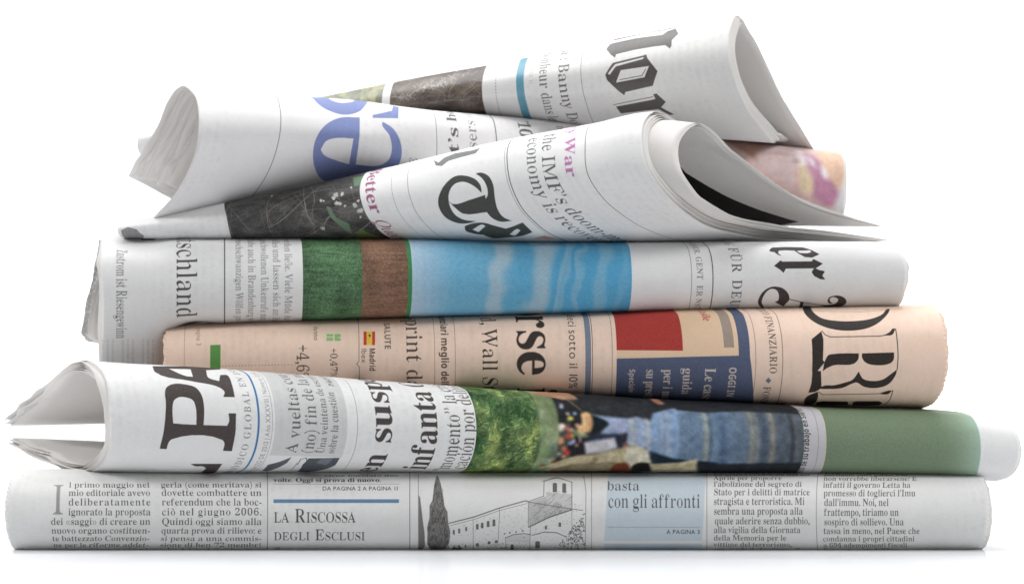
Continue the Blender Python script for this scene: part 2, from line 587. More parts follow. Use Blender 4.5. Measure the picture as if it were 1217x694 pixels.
        self.img *= (1 + 0.022 * fib + 0.016 * fl - 0.022 * txt * blk)[..., None]
        lum = self.img.mean(2, keepdims=True)
        self.img = lum + (self.img - lum) * 0.88          # offset inks on grey stock: muted
        self.img = np.clip((self.img - 0.02) * 0.945, 0, 1)
        g = rng.random(self.img.shape[:2], dtype=np.float32) - 0.5
        g = (g + np.roll(g, 1, 0) + np.roll(g, 1, 1) + np.roll(g, (1, 1), (0, 1))) * 0.5
        dark = 1 - self.img.mean(2)
        self.img += (g * (grain * 0.35 + dark * grain * 2.2))[..., None]
        np.clip(self.img, 0, 1, out=self.img)
        im = bpy.data.images.new(self.name + '_print', self.W, self.H, alpha=False)
        buf = np.ones((self.H, self.W, 4), np.float32)
        buf[..., :3] = self.img
        im.pixels.foreach_set(buf.reshape(-1))
        im.update()
        im.pack()
        m = bpy.data.materials.new(self.name)
        nt, N, Lk, b = nodes_of(m)
        paper_finish(nt, N, Lk, b, rough, spec)
        ti = N.new('ShaderNodeTexImage'); ti.image = im; ti.extension = 'REPEAT'; ti.interpolation = 'Linear'
        uvn = N.new('ShaderNodeUVMap')
        Lk.new(uvn.outputs[0], ti.inputs['Vector'])
        Lk.new(ti.outputs['Color'], b.inputs['Base Color'])
        self.img = None
        return m

def z(x0, y0, s):
    """coordinates read off an enlargement of the photograph"""
    return lambda pts: [(x0 + a / s, y0 + b / s) for a, b in pts]

def lin(rgb):
    return tuple((c / 255 / 12.92) if c / 255 <= 0.04045 else ((c / 255 + 0.055) / 1.055) ** 2.4 for c in rgb)

def sec(px, top, bot, d0, sht=0, shb=0, up=((0, 50, -4), (0, 110, -12)), lo=((0, 50, 0), (0, 110, 1)), fat=1.0):
    """one station of a straight roll: seven points round the front bulge, two on each leaf behind it"""
    c, h = (top + bot) / 2, (bot - top) / 2
    a = h * K * fat
    fr = []
    for ang in (90, 60, 30, 0, -30, -60, -90):
        t = math.radians(ang)
        s = (1 - math.cos(t)) * (sht if ang > 0 else shb)
        fr.append(pt(px + s, c - h * math.sin(t), d0 + a * (1 - math.cos(t))))
    T, B = fr[0], fr[-1]
    mm = lambda q: np.array(q, float) * 0.001
    return [T + mm(up[1]), T + mm(up[0])] + fr + [B + mm(lo[0]), B + mm(lo[1])]

def curve(pts):
    return [pt(*p) for p in pts]

def newspaper(label, loc):
    e = bpy.data.objects.new('newspaper', None)
    COL.objects.link(e)
    e.empty_display_size = 0.02
    e.location = loc
    bpy.context.view_layer.update()
    tag(e, label, 'newspaper', 'folded newspapers in the pile')
    return e

INK = (70, 64, 62)

# ------------------------------------------------------------------ the setting: glossy white tabletop and backdrop
def grid_mesh(name, pts2d_fn, nu, nv, mat, kind='structure'):
    vs = [pts2d_fn(i / (nu - 1), j / (nv - 1)) for i in range(nu) for j in range(nv)]
    fs = [(i*nv+j, (i+1)*nv+j, (i+1)*nv+j+1, i*nv+j+1) for i in range(nu-1) for j in range(nv-1)]
    me = bpy.data.meshes.new(name)
    me.from_pydata(vs, [], fs)
    me.polygons.foreach_set('use_smooth', [True] * len(me.polygons))
    me.materials.append(mat)
    o = bpy.data.objects.new(name, me)
    COL.objects.link(o)
    o['kind'] = kind
    return o

mt = bpy.data.materials.new('white_acrylic')
nt, N, Lk, b = nodes_of(mt)
b.inputs['Base Color'].default_value = (0.68, 0.69, 0.71, 1)
b.inputs['Roughness'].default_value = 0.5
b.inputs['Specular IOR Level'].default_value = 0.0
gl = N.new('ShaderNodeBsdfGlossy'); gl.inputs['Roughness'].default_value = 0.07
gl.inputs['Color'].default_value = (1, 1, 1, 1)
mxs = N.new('ShaderNodeMixShader'); mxs.inputs[0].default_value = 0.2
Lk.new(b.outputs[0], mxs.inputs[1]); Lk.new(gl.outputs[0], mxs.inputs[2])
Lk.new(mxs.outputs[0], N['Material Output'].inputs['Surface'])
grid_mesh('tabletop', lambda a, c: ((a - 0.5) * 3.0, -0.75 + c * 1.75, 0.0), 4, 4, mt)

mb = bpy.data.materials.new('white_backdrop_paper')
nt, N, Lk, b = nodes_of(mb)
b.inputs['Base Color'].default_value = (0.92, 0.92, 0.92, 1)
b.inputs['Roughness'].default_value = 0.9
b.inputs['Specular IOR Level'].default_value = 0.1
def sweep(a, c):
    x = (a - 0.5) * 5.0
    y0, R = 1.0, 0.5
    if c < 0.2:
        return (x, y0 + c / 0.2 * 0.6, -0.006)
    if c < 0.6:
        t = (c - 0.2) / 0.4 * math.pi / 2
        return (x, y0 + 0.6 + R * math.sin(t), -0.006 + R * (1 - math.cos(t)))
    return (x, y0 + 1.1, -0.006 + R + (c - 0.6) / 0.4 * 1.3)
grid_mesh('backdrop', sweep, 3, 60, mb)

# ================================================================== 1: Italian paper at the bottom
YAW = lambda k_: ((-12 * k_, 45, -14), (-34 * k_, 105, -28))
st = [sec(6, 562, 657, 0.005, 14, 20),
      sec(100, 562, 657, 0.005, 0, 0),
      sec(350, 562, 657, 0.005), sec(608, 562, 657, 0.005), sec(850, 562, 657, 0.005),
      sec(1080, 562, 657, 0.005), sec(1177, 563, 656, 0.005, -14, -14)]
s1 = Sheet(st, 5, 0.00025, 3)
p1 = Print(s1, 'italian_page', (233, 233, 232), -0.055, 0.055)
T1 = (66, 60, 58)
LV = 11.75
def col1(x0, x1, lines, style='roman', em=12.4, y0=612.0, first=0):
    for k_, ln in enumerate(lines):
        n = k_ + first
        xa = x0 if not isinstance(ln, tuple) else ln[0]
        s_ = ln if not isinstance(ln, tuple) else ln[1]
        x1_ = x1 if not isinstance(ln, tuple) or len(ln) < 3 else ln[2]
        # baseline counted round the fold from the line that stands at the middle
        X0, Yb = p1.P(xa, y0); X1, _ = p1.P(x1_, y0)
        Yb -= n * LV * K * PPM
        em_ = em * K * PPM
        stt = (X1 - X0) / (p1.measure(s_, style) * em_)
        sp = 0.0
        if stt > 1.08:      # loosely set lines are spaced out, as in the column
            sp = (X1 - X0 - p1.measure(s_, style) * em_ * 1.02) / em_ / 1.02 / max(len(s_) - 1, 1)
            stt = 1.02
        # place by print pixels
        old = p1._c.get(('o'))
        u = p1.u0 + X0 / PPM; v = p1.v0 + Yb / PPM
        key = (round(-1000.0 - n - xa, 2), round(float(n), 2))
        p1._c[key] = (u, v)
        p1.text(s_, key, style, em, T1, 'right', stt, track=sp)
col1(60, 179, [(81, 'l primo maggio nel', 179), (81, 'mio editoriale avevo', 179), (81, 'deliberatamente', 179), (81, 'ignorato la proposta', 179),
               'dei «saggi» di creare un', 'nuovo organo costituen-', 'te battezzato Convenzio-', 'ne per le riforme addet-', 'ta, aveva a priori'], first=-3)
p1.text('I', (61, 611), 'roman', 56, (150, 148, 146), 'right', 0.72, alpha=0.85)
p1.text('PER', (67, 557), 'bold', 9, T1, 'right', 0.9)
col1(192, 311, ['gerla (come meritava) si', 'dovette combattere un', 'referendum che la boc-', 'ciò nel giugno 2006.', 'Quindi oggi siamo alla',
                'quarta prova di rilievo: e', 'si pensa a una commis-', 'sione di ben 72 membri', 'eletti insieme'], first=-3)
p1.rule(318, 610, 0.8, (120, 118, 116))
p1.text('viene bocciato due', (385, 566), 'bold', 11, T1, 'right', end=(474, 566))
p1.text('volte. Oggi si prova di nuovo.', (325, 572.5), 'bold', 11.5, T1, 'right', end=(453, 572.5))
p1.line([(325, 575), (474, 575)], 0.5, (130, 128, 126))
p1.text('DA PAGINA 2 A PAGINA 11', (383, 582.5), 'sans', 8.2, T1, 'right', end=(473, 582.5))
p1.poly([(325, 593), (474, 593), (474, 597.4), (325, 597.4)], (104, 140, 178))
def smallcaps(pr, s, x0, x1, y, em, color):
    # capitals large, the rest small
    tot = 0
    for c in s:
        up = c.isupper()
        e = em if up else em * 0.76
        tot += (glyph(c.upper(), 'roman')[1]) * e if c != ' ' else 0.3 * em
    X0, Y0 = pr.P(x0, y); X1, _ = pr.P(x1, y)
    stt = (X1 - X0) / (tot * K * PPM)
    x = X0
    for n_, c in enumerate(s):
        up = c.isupper()
        e = em if up else em * 0.76
        key = (-5000.0 - y, float(n_) + x0)
        pr._c[(round(key[0], 2), round(key[1], 2))] = (pr.u0 + x / PPM, pr.v0 + Y0 / PPM)
        if c != ' ':
            pr.text(c.upper(), key, 'roman', e, color, 'right', stt)
            x += glyph(c.upper(), 'roman')[1] * e * K * PPM * stt
        else:
            x += 0.3 * em * K * PPM * stt
smallcaps(p1, 'la Riscossa', 325, 423, 620.5, 24, (78, 74, 74))
smallcaps(p1, 'degli Esclusi', 325, 434, 641.5, 24, (78, 74, 74))
p1.text('di', (325, 652.5), 'italic', 10, T1, 'right')
p1.rule(487, 610, 0.8, (120, 118, 116))
# the engraving: cypresses, cloister and bell tower
zz = z(440, 540, 4.057)
G1 = (122, 120, 118)
p1.poly(zz([(764, 230), (850, 200), (972, 255), (972, 262), (860, 300), (766, 344)]), (196, 196, 195))
p1.poly(zz([(848, 180), (970, 190), (970, 258), (850, 236)]), (208, 208, 207))
p1.poly(zz([(654, 402), (690, 388), (770, 386), (768, 420), (656, 420)]), (214, 214, 213))
for i_ in range(2600):   # stippled shade of the engraving
    X_ = random.uniform(384, 1030); Y_ = random.uniform(120, 462)
    roof = 330 - (X_ - 384) * 0.285 if X_ < 762 else 226
    if Y_ > roof + 6 and random.random() < 0.18 + 0.5 * (X_ > 764 and 205 < Y_ < 345 - (X_ - 765) * 0.38) + 0.4 * (Y_ > 430):
        p1.poly(zz([(X_, Y_), (X_ + 3.0, Y_ + 0.6), (X_ + 2.6, Y_ + 3.2), (X_ - 0.4, Y_ + 2.6)]), (120, 118, 116), 0.75)
p1.line(zz([(232, 95), (232, 462)]), 0.6, G1)
p1.line(zz([(232, 95), (1028, 103), (1040, 180), (1036, 462)]), 0.6, G1)
p1.poly(zz([(234, 195), (240, 205), (250, 290), (262, 380), (264, 440), (250, 455), (234, 462)]), (126, 124, 122))
p1.poly(zz([(322, 100), (332, 118), (350, 190), (358, 250), (372, 275), (376, 330), (386, 370), (382, 420), (365, 450), (330, 462), (295, 455), (274, 430), (276, 380), (274, 350), (286, 300), (286, 245), (300, 220), (308, 150)]), (128, 126, 124))
Lr = random.Random(4)
for i in range(900):
    X = Lr.uniform(280, 380); Y = Lr.uniform(130, 450)
    if abs(X - 328) < 12 + (Y - 110) * 0.14:
        p1.line(zz([(X, Y), (X + Lr.uniform(-5, 5), Y + Lr.uniform(8, 18))]), 0.4, Lr.choice([(62, 60, 60), (84, 82, 80), (160, 158, 156)]), 0.7)
p1.line(zz([(380, 330), (500, 300), (620, 258), (750, 222), (762, 228)]), 1.3, G1)
p1.line(zz([(384, 342), (500, 312), (620, 270), (752, 236)]), 0.5, G1)
p1.line(zz([(762, 226), (762, 350)]), 0.6, G1)
p1.line(zz([(762, 226), (836, 200), (838, 130), (900, 112), (972, 132), (972, 262)]), 0.8, G1)
p1.line(zz([(830, 128), (900, 110), (975, 134)]), 0.9, (108, 106, 104))
p1.line(zz([(762, 228), (972, 262), (1024, 268)]), 0.8, G1)
p1.line(zz([(765, 348), (860, 302), (972, 265)]), 1.5, G1)
p1.line(zz([(496, 315), (496, 462)]), 0.5, G1)
p1.line(zz([(624, 262), (616, 420)]), 0.5, G1)
p1.line(zz([(652, 400), (690, 385), (740, 380), (772, 384)]), 1.2, G1)
p1.line(zz([(652, 400), (654, 462)]), 0.5, G1)
p1.line(zz([(780, 388), (840, 372), (900, 376), (945, 396)]), 1.2, G1)
p1.line(zz([(772, 345), (768, 462)]), 0.6, G1)
p1.line(zz([(972, 265), (972, 370)]), 0.5, G1)
for X, Y, w_, h_ in [(398, 360, 10, 24), (424, 354, 9, 24), (458, 346, 9, 22), (510, 332, 12, 28), (534, 326, 12, 28), (562, 318, 13, 30), (590, 310, 13, 34),
                     (510, 424, 14, 18), (566, 415, 14, 16), (600, 410, 14, 16), (842, 340, 10, 20), (908, 325, 12, 22), (676, 430, 16, 30), (796, 415, 22, 34),
                     (880, 135, 20, 46), (926, 137, 18, 46), (644, 375, 6, 10), (670, 370, 6, 10), (700, 366, 6, 10), (732, 360, 7, 10), (398, 440, 9, 14), (424, 434, 9, 14), (455, 432, 9, 14)]:
    p1.poly(zz([(X, Y + h_), (X, Y + 4), (X + w_ / 2, Y), (X + w_, Y + 4), (X + w_, Y + h_)]), (116, 114, 112))
for i in range(130):   # hatching on the shaded walls and roofs
    X = Lr.uniform(770, 960); Y = Lr.uniform(150, 335)
    lim = 240 + (X - 770) * 0.1
    if Y > 226 and Y < 345 - (X - 765) * 0.38 or (X > 848 and Y > 185 and Y < 250):
        p1.line(zz([(X, Y), (X + 16, Y - 14)]), 0.35, (120, 118, 116), 0.8)
for i in range(420):
    X = Lr.gauss(985, 45); Y = Lr.uniform(275, 462)
    if X < 1034 and X > 1040 - (Y - 270) * 0.85:
        p1.line(zz([(X, Y), (X + Lr.uniform(-8, 8), Y + Lr.uniform(-8, 8))]), 0.9, Lr.choice([(86, 84, 82), (110, 108, 106)]), 0.75)
for i in range(60):
    X = Lr.uniform(560, 660); Y = Lr.uniform(425, 462)
    p1.line(zz([(X, Y), (X + 8, Y)]), 0.5, (130, 128, 126), 0.8)
for i in range(40):
    X = Lr.uniform(390, 440); Y = Lr.uniform(450, 462)
    p1.line(zz([(X, Y), (X + 6, Y - 5)]), 0.8, (90, 88, 86), 0.8)
p1.rule(703, 610, 0.6, (140, 138, 136))
p1.poly([(718, 556), (834, 556), (834, 642), (718, 642)], (203, 216, 226))
p1.poly([(718, 645.5), (834, 645.5), (834, 658), (718, 658)], (203, 216, 226))
p1.text('basta', (721, 582.5), 'roman', 21, (92, 90, 92), 'right', end=(760, 582.5))
p1.text('con gli affronti', (722, 603), 'roman', 24, (92, 90, 92), 'right', end=(832, 603))
p1.line([(722, 626), (832, 626)], 0.45, (140, 142, 146))
p1.text('A PAGINA 3', (792, 634), 'sans', 8.4, T1, 'right', end=(832, 634))
p1.text('Tra adolescenti', (721, 655), 'bold', 12, T1, 'right', end=(795, 655))
p1.rule(840, 610, 0.6, (130, 128, 126))
col1(848, 964, [(848, 'la presidente della', 935), (848, 'Camera, Laura Boldrini,', 945), (848, 'ha colto l’occasione del 20', 960), (848, 'Aprile per proporre', 928), (848, 'l’abolizione del segreto di', 952),
                (848, 'Stato per i delitti di matrice', 962), (848, 'stragista e terroristica. Mi', 956), (848, 'sembra una proposta alla', 954), (849, 'quale aderire senza dubbio,', 962),
                (848, 'alla vigilia della Giornata', 951), (848, 'della Memoria per le', 934), (848, 'vittime del terrorismo,', 940), (848, 'superando il «fascismo» di', 950)], first=-7, y0=611.2, em=12.8)
p1.rule(970, 610, 0.6, (130, 128, 126))
col1(977, 1093, [(977, 'per anni che ci', 1060), (977, 'portiamo sulla gobba. Chi', 1078), (977, 'non vorrebbe liberarsene? E', 1090), (977, 'infatti il governo Letta ha', 1082), (978, 'promesso di toglierci l’Imu', 1088),
                 (979, 'dall’immu. Noi, nel', 1056), (979, 'frattempo, tiriamo un', 1068), (979, 'sospiro di sollievo. Una', 1074), (978, 'tassa in meno, nel Paese che', 1093), (977, 'condanna i propri cittadini', 1087),
                 (977, 'a 694 adempimenti fiscali', 1078), (977, 'l’anno. A causa dell’Imu,', 1070)], first=-6, y0=612.5, em=12.8)
m1 = p1.finish()
inner_w = plain_paper('inner_newsprint', lin((228, 225, 222)), 0.0)
inner_txt = plain_paper('inner_newsprint_with_text', lin((219, 217, 215)), 0.38, (9.0, 90.0))
inner_p = plain_paper('inner_salmon_newsprint', lin((243, 213, 192)), 0.0)

def pages(root, sh, n, mat, step=0.00045, seed=0, el=0.001, er=0.001, rag=0.0003, saw=0.0, extra=None, s_cut=None, first=1, pinch=0.0):
    r = random.Random(seed)
    for k_ in range(first, first + n):
        ex = extra(k_) if extra else (0, 0, 0)
        page(sh, root, mat if not isinstance(mat, list) else mat[(k_ - first) % len(mat)], 'page', step * k_, el=r.uniform(-el, el) + ex[0], er=r.uniform(-er, er) + ex[1],
             rag=rag, saw=saw, nu=90, nt=90, t0=max(0, r.uniform(0, 0.03) + ex[2]), t1=1 - r.uniform(0, 0.03), seed=seed * 100 + k_, s_cut=s_cut, pinch=pinch)

n1 = newspaper('grey white folded newspaper with upright Italian text columns, lying directly on the tabletop', (0, 0.06, 0))
page(s1, n1, m1, 'front_page', 0, er=-0.0006, rag=0.0003, saw=0.0004, uvbox=p1.box, nu=260, nt=460, seed=1)
pages(n1, s1, 9, inner_w, seed=1, saw=0.0003)

# ================================================================== 2: Spanish paper
U2 = ((-14, 40, -16), (-34, 100, -30))
st = [curve([(12, 500, .118), (58, 462, .070), (108, 431, .028), (122, 444, .010), (129, 467, .002), (131, 497, 0), (129, 527, .003), (122, 550, .011), (108, 561, .026), (60, 549, .070), (14, 526, .112)]),
      sec(218, 434.5, 561.5, 1, 0, 0, U2) if False else sec(218, 434.5, 561.5, 0.001, -22, -26, ((-14, 40, -15), (-36, 98, -28)), ((-14, 42, 1), (-36, 95, 5))),
      sec(307, 440, 561.5, 0.002, -22, -28, U2, ((-12, 42, 0), (-34, 100, 1))),
      sec(430, 450, 561.5, 0.004, -21, -26, U2, ((-12, 42, 0), (-34, 100, 1))),
      sec(566, 459.5, 561.5, 0.005, -20, -22, ((-12, 40, -10), (-32, 100, -24)), ((-12, 42, 0), (-34, 100, 1))),
      sec(800, 476, 562, 0.007, -16, -14, ((-10, 40, -4), (-30, 100, -14)), ((-10, 42, 0), (-30, 100, 1))),
      sec(982, 484, 562.5, 0.009, -14, -11, ((-10, 40, -2), (-28, 100, -8)), ((-10, 42, 0), (-28, 100, 1))),
      sec(1165, 491, 568, 0.010, -19, -9, ((-10, 40, -2), (-28, 100, -8)), ((-10, 42, 0), (-28, 100, 1))),
      sec(1211, 496, 570, 0.011, -26, -20, ((-10, 40, -2), (-28, 100, -8)), ((-10, 42, 0), (-28, 100, 1)))]
s2 = Sheet(st, 5, 0.0005, 5)
p2 = Print(s2, 'spanish_page', (238, 238, 238), -0.06, 0.06)
zz = z(0, 420, 4.057)
PI2 = (84, 76, 74)
p2.poly(zz([(800, 168), (830, 148), (900, 150), (945, 165), (972, 200), (984, 260), (982, 345), (1095, 348), (1105, 325), (1102, 288), (1138, 288), (1135, 380), (1118, 470), (1075, 468), (1082, 430), (1070, 415), (830, 412), (815, 425), (803, 460), (770, 458), (790, 370), (800, 250)]), PI2, sm=True)
p2.poly(zz([(835, 336), (832, 260), (840, 225), (865, 210), (900, 212), (930, 225), (945, 265), (947, 343), (880, 340)]), (238, 238, 238), sm=True)
zz = z(180, 420, 4.625)
p2.poly(zz([(5, 70), (150, 70), (345, 72), (385, 88), (300, 92), (310, 130), (372, 152), (378, 118), (418, 120), (445, 180), (458, 240), (395, 238), (402, 212), (380, 190), (220, 152), (20, 102)]), PI2, sm=True)
p2.poly(zz([(95, 84), (215, 87), (228, 128), (190, 124)]), (238, 238, 238), sm=True)
p2.poly(zz([(215, 605), (390, 605), (350, 650), (270, 654), (300, 630), (285, 620), (240, 618)]), PI2, sm=True)
p2.text('PERIÓDICO GLOBAL EN ESPAÑOL', (297, 521.6), 'roman', 11.5, (120, 116, 116), 'up', at=10, end=(297, 464), fit=16, track=0.14)
p2.rule(307.6, 500, 2.3, (62, 122, 180))
p2.text('6 DE MARZO DE 2013 | Año XXXVIII | Número 13.049', (316, 537), 'sans', 8.2, (140, 138, 138), 'up', 0.95, at=14)
p2.rule(324, 500, 0.6, (170, 170, 170))
p2.band(327, 413, 500, (214, 215, 215), 425, 542)
zq = z(180, 420, 4.625)
p2.poly(zq([(608, 640), (640, 610), (700, 595), (770, 568), (745, 600), (680, 632), (630, 646)]), (100, 104, 112))
p2.poly(zq([(800, 646), (830, 610), (865, 575), (1035, 572), (1010, 612), (930, 640), (860, 650)]), (92, 96, 104))
p2.poly(zq([(905, 600), (935, 575), (1000, 575), (960, 612)]), (122, 128, 138))
p2.line(zq([(800, 612), (820, 580), (850, 572), (858, 600), (840, 625)]), 1.0, (96, 100, 108))
p2.line(zq([(760, 640), (790, 615), (800, 600)]), 0.9, (130, 134, 140))
GR = (96, 92, 92)
p2.text('A vueltas con el', (351.5, 538), 'roman', 20, GR, 'up', at=0, end=(351.5, 461), fit=9)
p2.text('(no) fin de la mili', (370.5, 539), 'roman', 20, GR, 'up', at=0, end=(370.5, 462), fit=11)
p2.text('Una veintena de escritores', (384, 538.5), 'roman', 13, GR, 'up', at=0, end=(384, 462), fit=15)
p2.text('sobre la cuestión', (396.5, 539), 'roman', 13, GR, 'up', at=0, end=(396.5, 466))
p2.text('PÁGINA 34', (397, 459), 'bolditalic', 8.5, INK, 'up')
p2.rule(425, 500, 0.6, (150, 150, 150))
p2.text('en suspenso', (464, 528), 'bold', 41, INK, 'up', at=3, end=(464, 453), fit=8)
p2.text('infanta Cristina', (504.5, 557.5), 'bold', 41, INK, 'up', at=0, end=(504.5, 465), fit=7)
p2.text('“momento” la crisis', (533, 557), 'roman', 25, (84, 78, 76), 'up', at=1, end=(533, 492), fit=8)
p2.text('cación por delitos', (551, 557), 'roman', 25, (84, 78, 76), 'up', at=0, end=(551, 486), fit=10)
# the colour photograph
def photo_base(h, w):
    def mixc(a, b, m): return a * (1 - m[..., None]) + b * m[..., None]
    C = lambda *c: np.array(c, np.float32) / 255
    n = vnoise(h, w, 60, 40, 21, 4); n2 = vnoise(h, w, 130, 150, 22, 2); n3 = vnoise(h, w, 22, 14, 24, 2)
    out = np.empty((h, w, 3), np.float32)
    out[:] = C(104, 132, 80)
    out = mixc(out, C(160, 180, 98), np.clip((n - 0.52) * 5, 0, 1))
    out = mixc(out, C(44, 84, 44), np.clip((0.5 - n) * 4, 0, 1))
    out = mixc(out, C(40, 66, 40), np.clip((n2 - 0.52) * 3.0, 0, 1) * 0.7)
    out *= (0.86 + 0.28 * n3)[..., None]
    return out
p2.band(566, 645, 500, None, arr=photo_base)
def clipx(pr, fn, x0, x1):
    keepL, keepR = pr.img[:, :int(x0)].copy(), pr.img[:, int(x1):].copy()
    fn()
    pr.img[:, :int(x0)] = keepL; pr.img[:, int(x1):] = keepR
def blend_noise(c0, c1, c2, ch=50, cw=30, seed=5):
    def f(h, w):
        n = vnoise(h, w, ch, cw, seed, 4); n2 = vnoise(h, w, ch * 3, cw * 3, seed + 1, 2)
        A = np.empty((h, w, 3), np.float32)
        A[:] = np.array(c0, np.float32) / 255
        A += (np.array(c1, np.float32) - np.array(c0)) [None, None] / 255 * np.clip((n - 0.45) * 5, 0, 1)[..., None]
        m = np.clip((n2 - 0.5) * 4, 0, 1)[..., None]
        return (A * (1 - m) + np.array(c2, np.float32) / 255 * m).astype(np.float32)
    return f
x0_, x1_ = p2.P(566, 500)[0], p2.P(645, 500)[0]
def leaves():
    R_ = random.Random(3)
    for i in range(1500):
        x = R_.uniform(x0_, x1_); y = R_.uniform(120, p2.H - 120); a_ = R_.gauss(0.6, 0.8); L_ = R_.uniform(5, 16)
        b0 = p2.img[int(y), int(x)] * 255
        k_ = R_.choice((0.62, 0.74, 1.25, 1.5))
        p2.line_t([(x, y), (x + math.cos(a_) * L_, y + math.sin(a_) * L_)], R_.uniform(2, 5), tuple(np.minimum(255, b0 * k_)), 0.55)
clipx(p2, leaves, x0_, x1_)
p2.band(642, 668, 500, None, arr=blend_noise((132, 156, 112), (164, 178, 140), (118, 134, 96), 40, 30, 31))
p2.band(664, 800, 500, None, arr=blend_noise((46, 48, 50), (66, 68, 70), (34, 34, 38), 60, 20, 33))
def jeans(h, w):
    n = vnoise(h, w, 8, 8, 41, 2); n2 = vnoise(h, w, 260, 120, 42, 2); n3 = vnoise(h, w, 60, 300, 45, 3)
    x = np.linspace(0, 1, w)[None, :]
    A = np.empty((h, w, 3), np.float32)
    A[:] = np.array((106, 128, 152), np.float32) / 255
    for c_, w_, col in ((0.08, .012, (170, 176, 174)), (0.17, .01, (164, 172, 172)), (0.36, .02, (160, 164, 152)), (0.385, .008, (74, 92, 116)), (0.47, .03, (84, 106, 136)),
                        (0.655, .016, (160, 162, 146)), (0.69, .01, (150, 154, 146)), (0.73, .02, (86, 104, 130)), (0.79, .016, (172, 172, 160)), (0.92, .01, (52, 58, 70)), (0.945, .02, (120, 132, 148))):
        m = np.exp(-((x + (n2 - 0.5) * 0.012 - c_) / w_) ** 2)[..., None]
        A = A * (1 - m * 0.85) + np.array(col, np.float32) / 255 * m * 0.85
    A *= (0.84 + 0.2 * n + 0.14 * n3)[..., None]
    gx = np.clip((x - 0.45) / 0.4, 0, 1)[..., None]
    return (A * (1 - gx) + A * np.array((0.80, 0.74, 0.70), np.float32) * gx).astype(np.float32)
p2.band(775, 957, 515, None, arr=jeans)
zz = z(640, 460, 6.6125)
NAVY, DRK = (44, 52, 72), (46, 48, 52)
p2.poly(zz([(330, 60), (1000, 20), (2100, 60), (2100, 215), (1600, 190), (1300, 200), (1058, 175), (900, 205), (880, 262), (770, 228), (720, 245), (580, 235), (420, 215), (320, 190), (310, 130)]), DRK)
for i in range(900):      # woollen sleeve
    X = Lr.uniform(330, 900); Y = Lr.uniform(95, 225)
    p2.line(zz([(X, Y), (X + Lr.uniform(-22, 22), Y + Lr.uniform(8, 26))]), 0.3, Lr.choice([(104, 106, 108), (80, 82, 84), (30, 30, 34)]), 0.55)
p2.poly(zz([(870, 85), (940, 95), (990, 130), (960, 140), (900, 115)]), (166, 116, 96), sm=True)
p2.poly(zz([(-60, 10), (160, 30), (290, 75), (310, 95), (200, 100), (120, 85), (-60, 50)]), (182, 140, 112), sm=True)
for i in range(60):
    X = Lr.uniform(-40, 280); Y = 30 + X * 0.14 + Lr.uniform(0, 30)
    p2.line(zz([(X, Y), (X + 30, Y + 7)]), 0.5, Lr.choice([(120, 84, 66), (206, 166, 138)]), 0.5)
p2.poly(zz([(60, 560), (140, 430), (260, 210), (330, 190), (345, 340), (355, 530), (200, 560)]), (96, 96, 88), 0.55, sm=True)
p2.poly(zz([(255, 210), (330, 190), (340, 340), (355, 520), (255, 545), (215, 480), (285, 410), (262, 330)]), (42, 42, 48), sm=True)
p2.line(zz([(212, 92), (330, 182)]), 1.3, (186, 150, 112))
for X, Y, rx, ry, c_ in [(180, 150, 16, 20, (176, 180, 200)), (230, 208, 15, 13, (222, 206, 206)), (284, 207, 14, 15, (156, 188, 226)), (250, 245, 26, 17, (214, 200, 84)), (182, 316, 24, 30, (228, 214, 200)),
                         (222, 320, 20, 26, (176, 104, 90)), (262, 335, 26, 14, (214, 150, 130)), (308, 300, 24, 16, (226, 172, 146)), (236, 388, 26, 24, (198, 84, 68)), (268, 380, 14, 18, (214, 170, 80)),
                         (178, 420, 26, 34, (198, 148, 104)), (200, 480, 26, 24, (190, 126, 92)), (220, 512, 24, 20, (204, 66, 64)), (252, 440, 20, 14, (160, 180, 226)), (278, 425, 12, 18, (190, 196, 222)),
                         (300, 455, 12, 13, (220, 170, 130)), (326, 410, 10, 26, (206, 150, 150)), (160, 520, 16, 18, (150, 160, 140)), (195, 545, 16, 14, (206, 160, 110)), (110, 480, 12, 22, (96, 120, 140)),
                         (60, 575, 9, 13, (96, 120, 150)), (125, 585, 26, 12, (140, 66, 56)), (30, 610, 16, 10, (150, 90, 70)), (290, 345, 22, 14, (120, 150, 110)), (345, 380, 50, 14, (150, 170, 130)), (300, 365, 18, 20, (110, 140, 96))]:
    p2.poly(zz([(X + rx * (0.75 + 0.5 * Lr.random()) * math.cos(a * 0.7), Y + ry * (0.75 + 0.5 * Lr.random()) * math.sin(a * 0.7)) for a in range(9)]), c_, sm=True)
p2.poly(zz([(165, 300), (200, 286), (210, 300), (206, 312), (168, 312)]), (244, 232, 220), sm=True)
p2.poly(zz([(415, 213), (530, 230), (720, 245), (770, 230), (880, 265), (885, 560), (850, 480), (740, 455), (690, 450), (700, 350), (640, 370), (480, 365), (500, 340), (555, 290), (530, 262)]), (146, 162, 192))
p2.poly(zz([(560, 250), (690, 250), (690, 345), (560, 350)]), (160, 166, 196), 0.7, sm=True)
p2.poly(zz([(880, 262), (900, 203), (1058, 165), (1075, 165), (1075, 580), (890, 560), (868, 500)]), (128, 154, 188))
for q, w_, c_ in ((730, 3.6, (176, 178, 170)), (755, 1.0, (182, 180, 164)), (848, 3.4, (172, 178, 180)), (866, 1.0, (190, 186, 172)), (960, 1.6, (176, 176, 166)), (1006, 1.8, (178, 178, 168)), (1030, 0.8, (170, 172, 170))):
    p2.line(zz([(q - 2, 250 if q < 870 else 200), (q + 6, 330), (q, 455 if q < 800 else 560)]), w_, c_, 0.75)
p2.line(zz([(690, 290), (880, 400), (1058, 500)]), 1.0, (190, 186, 176), 0.6)
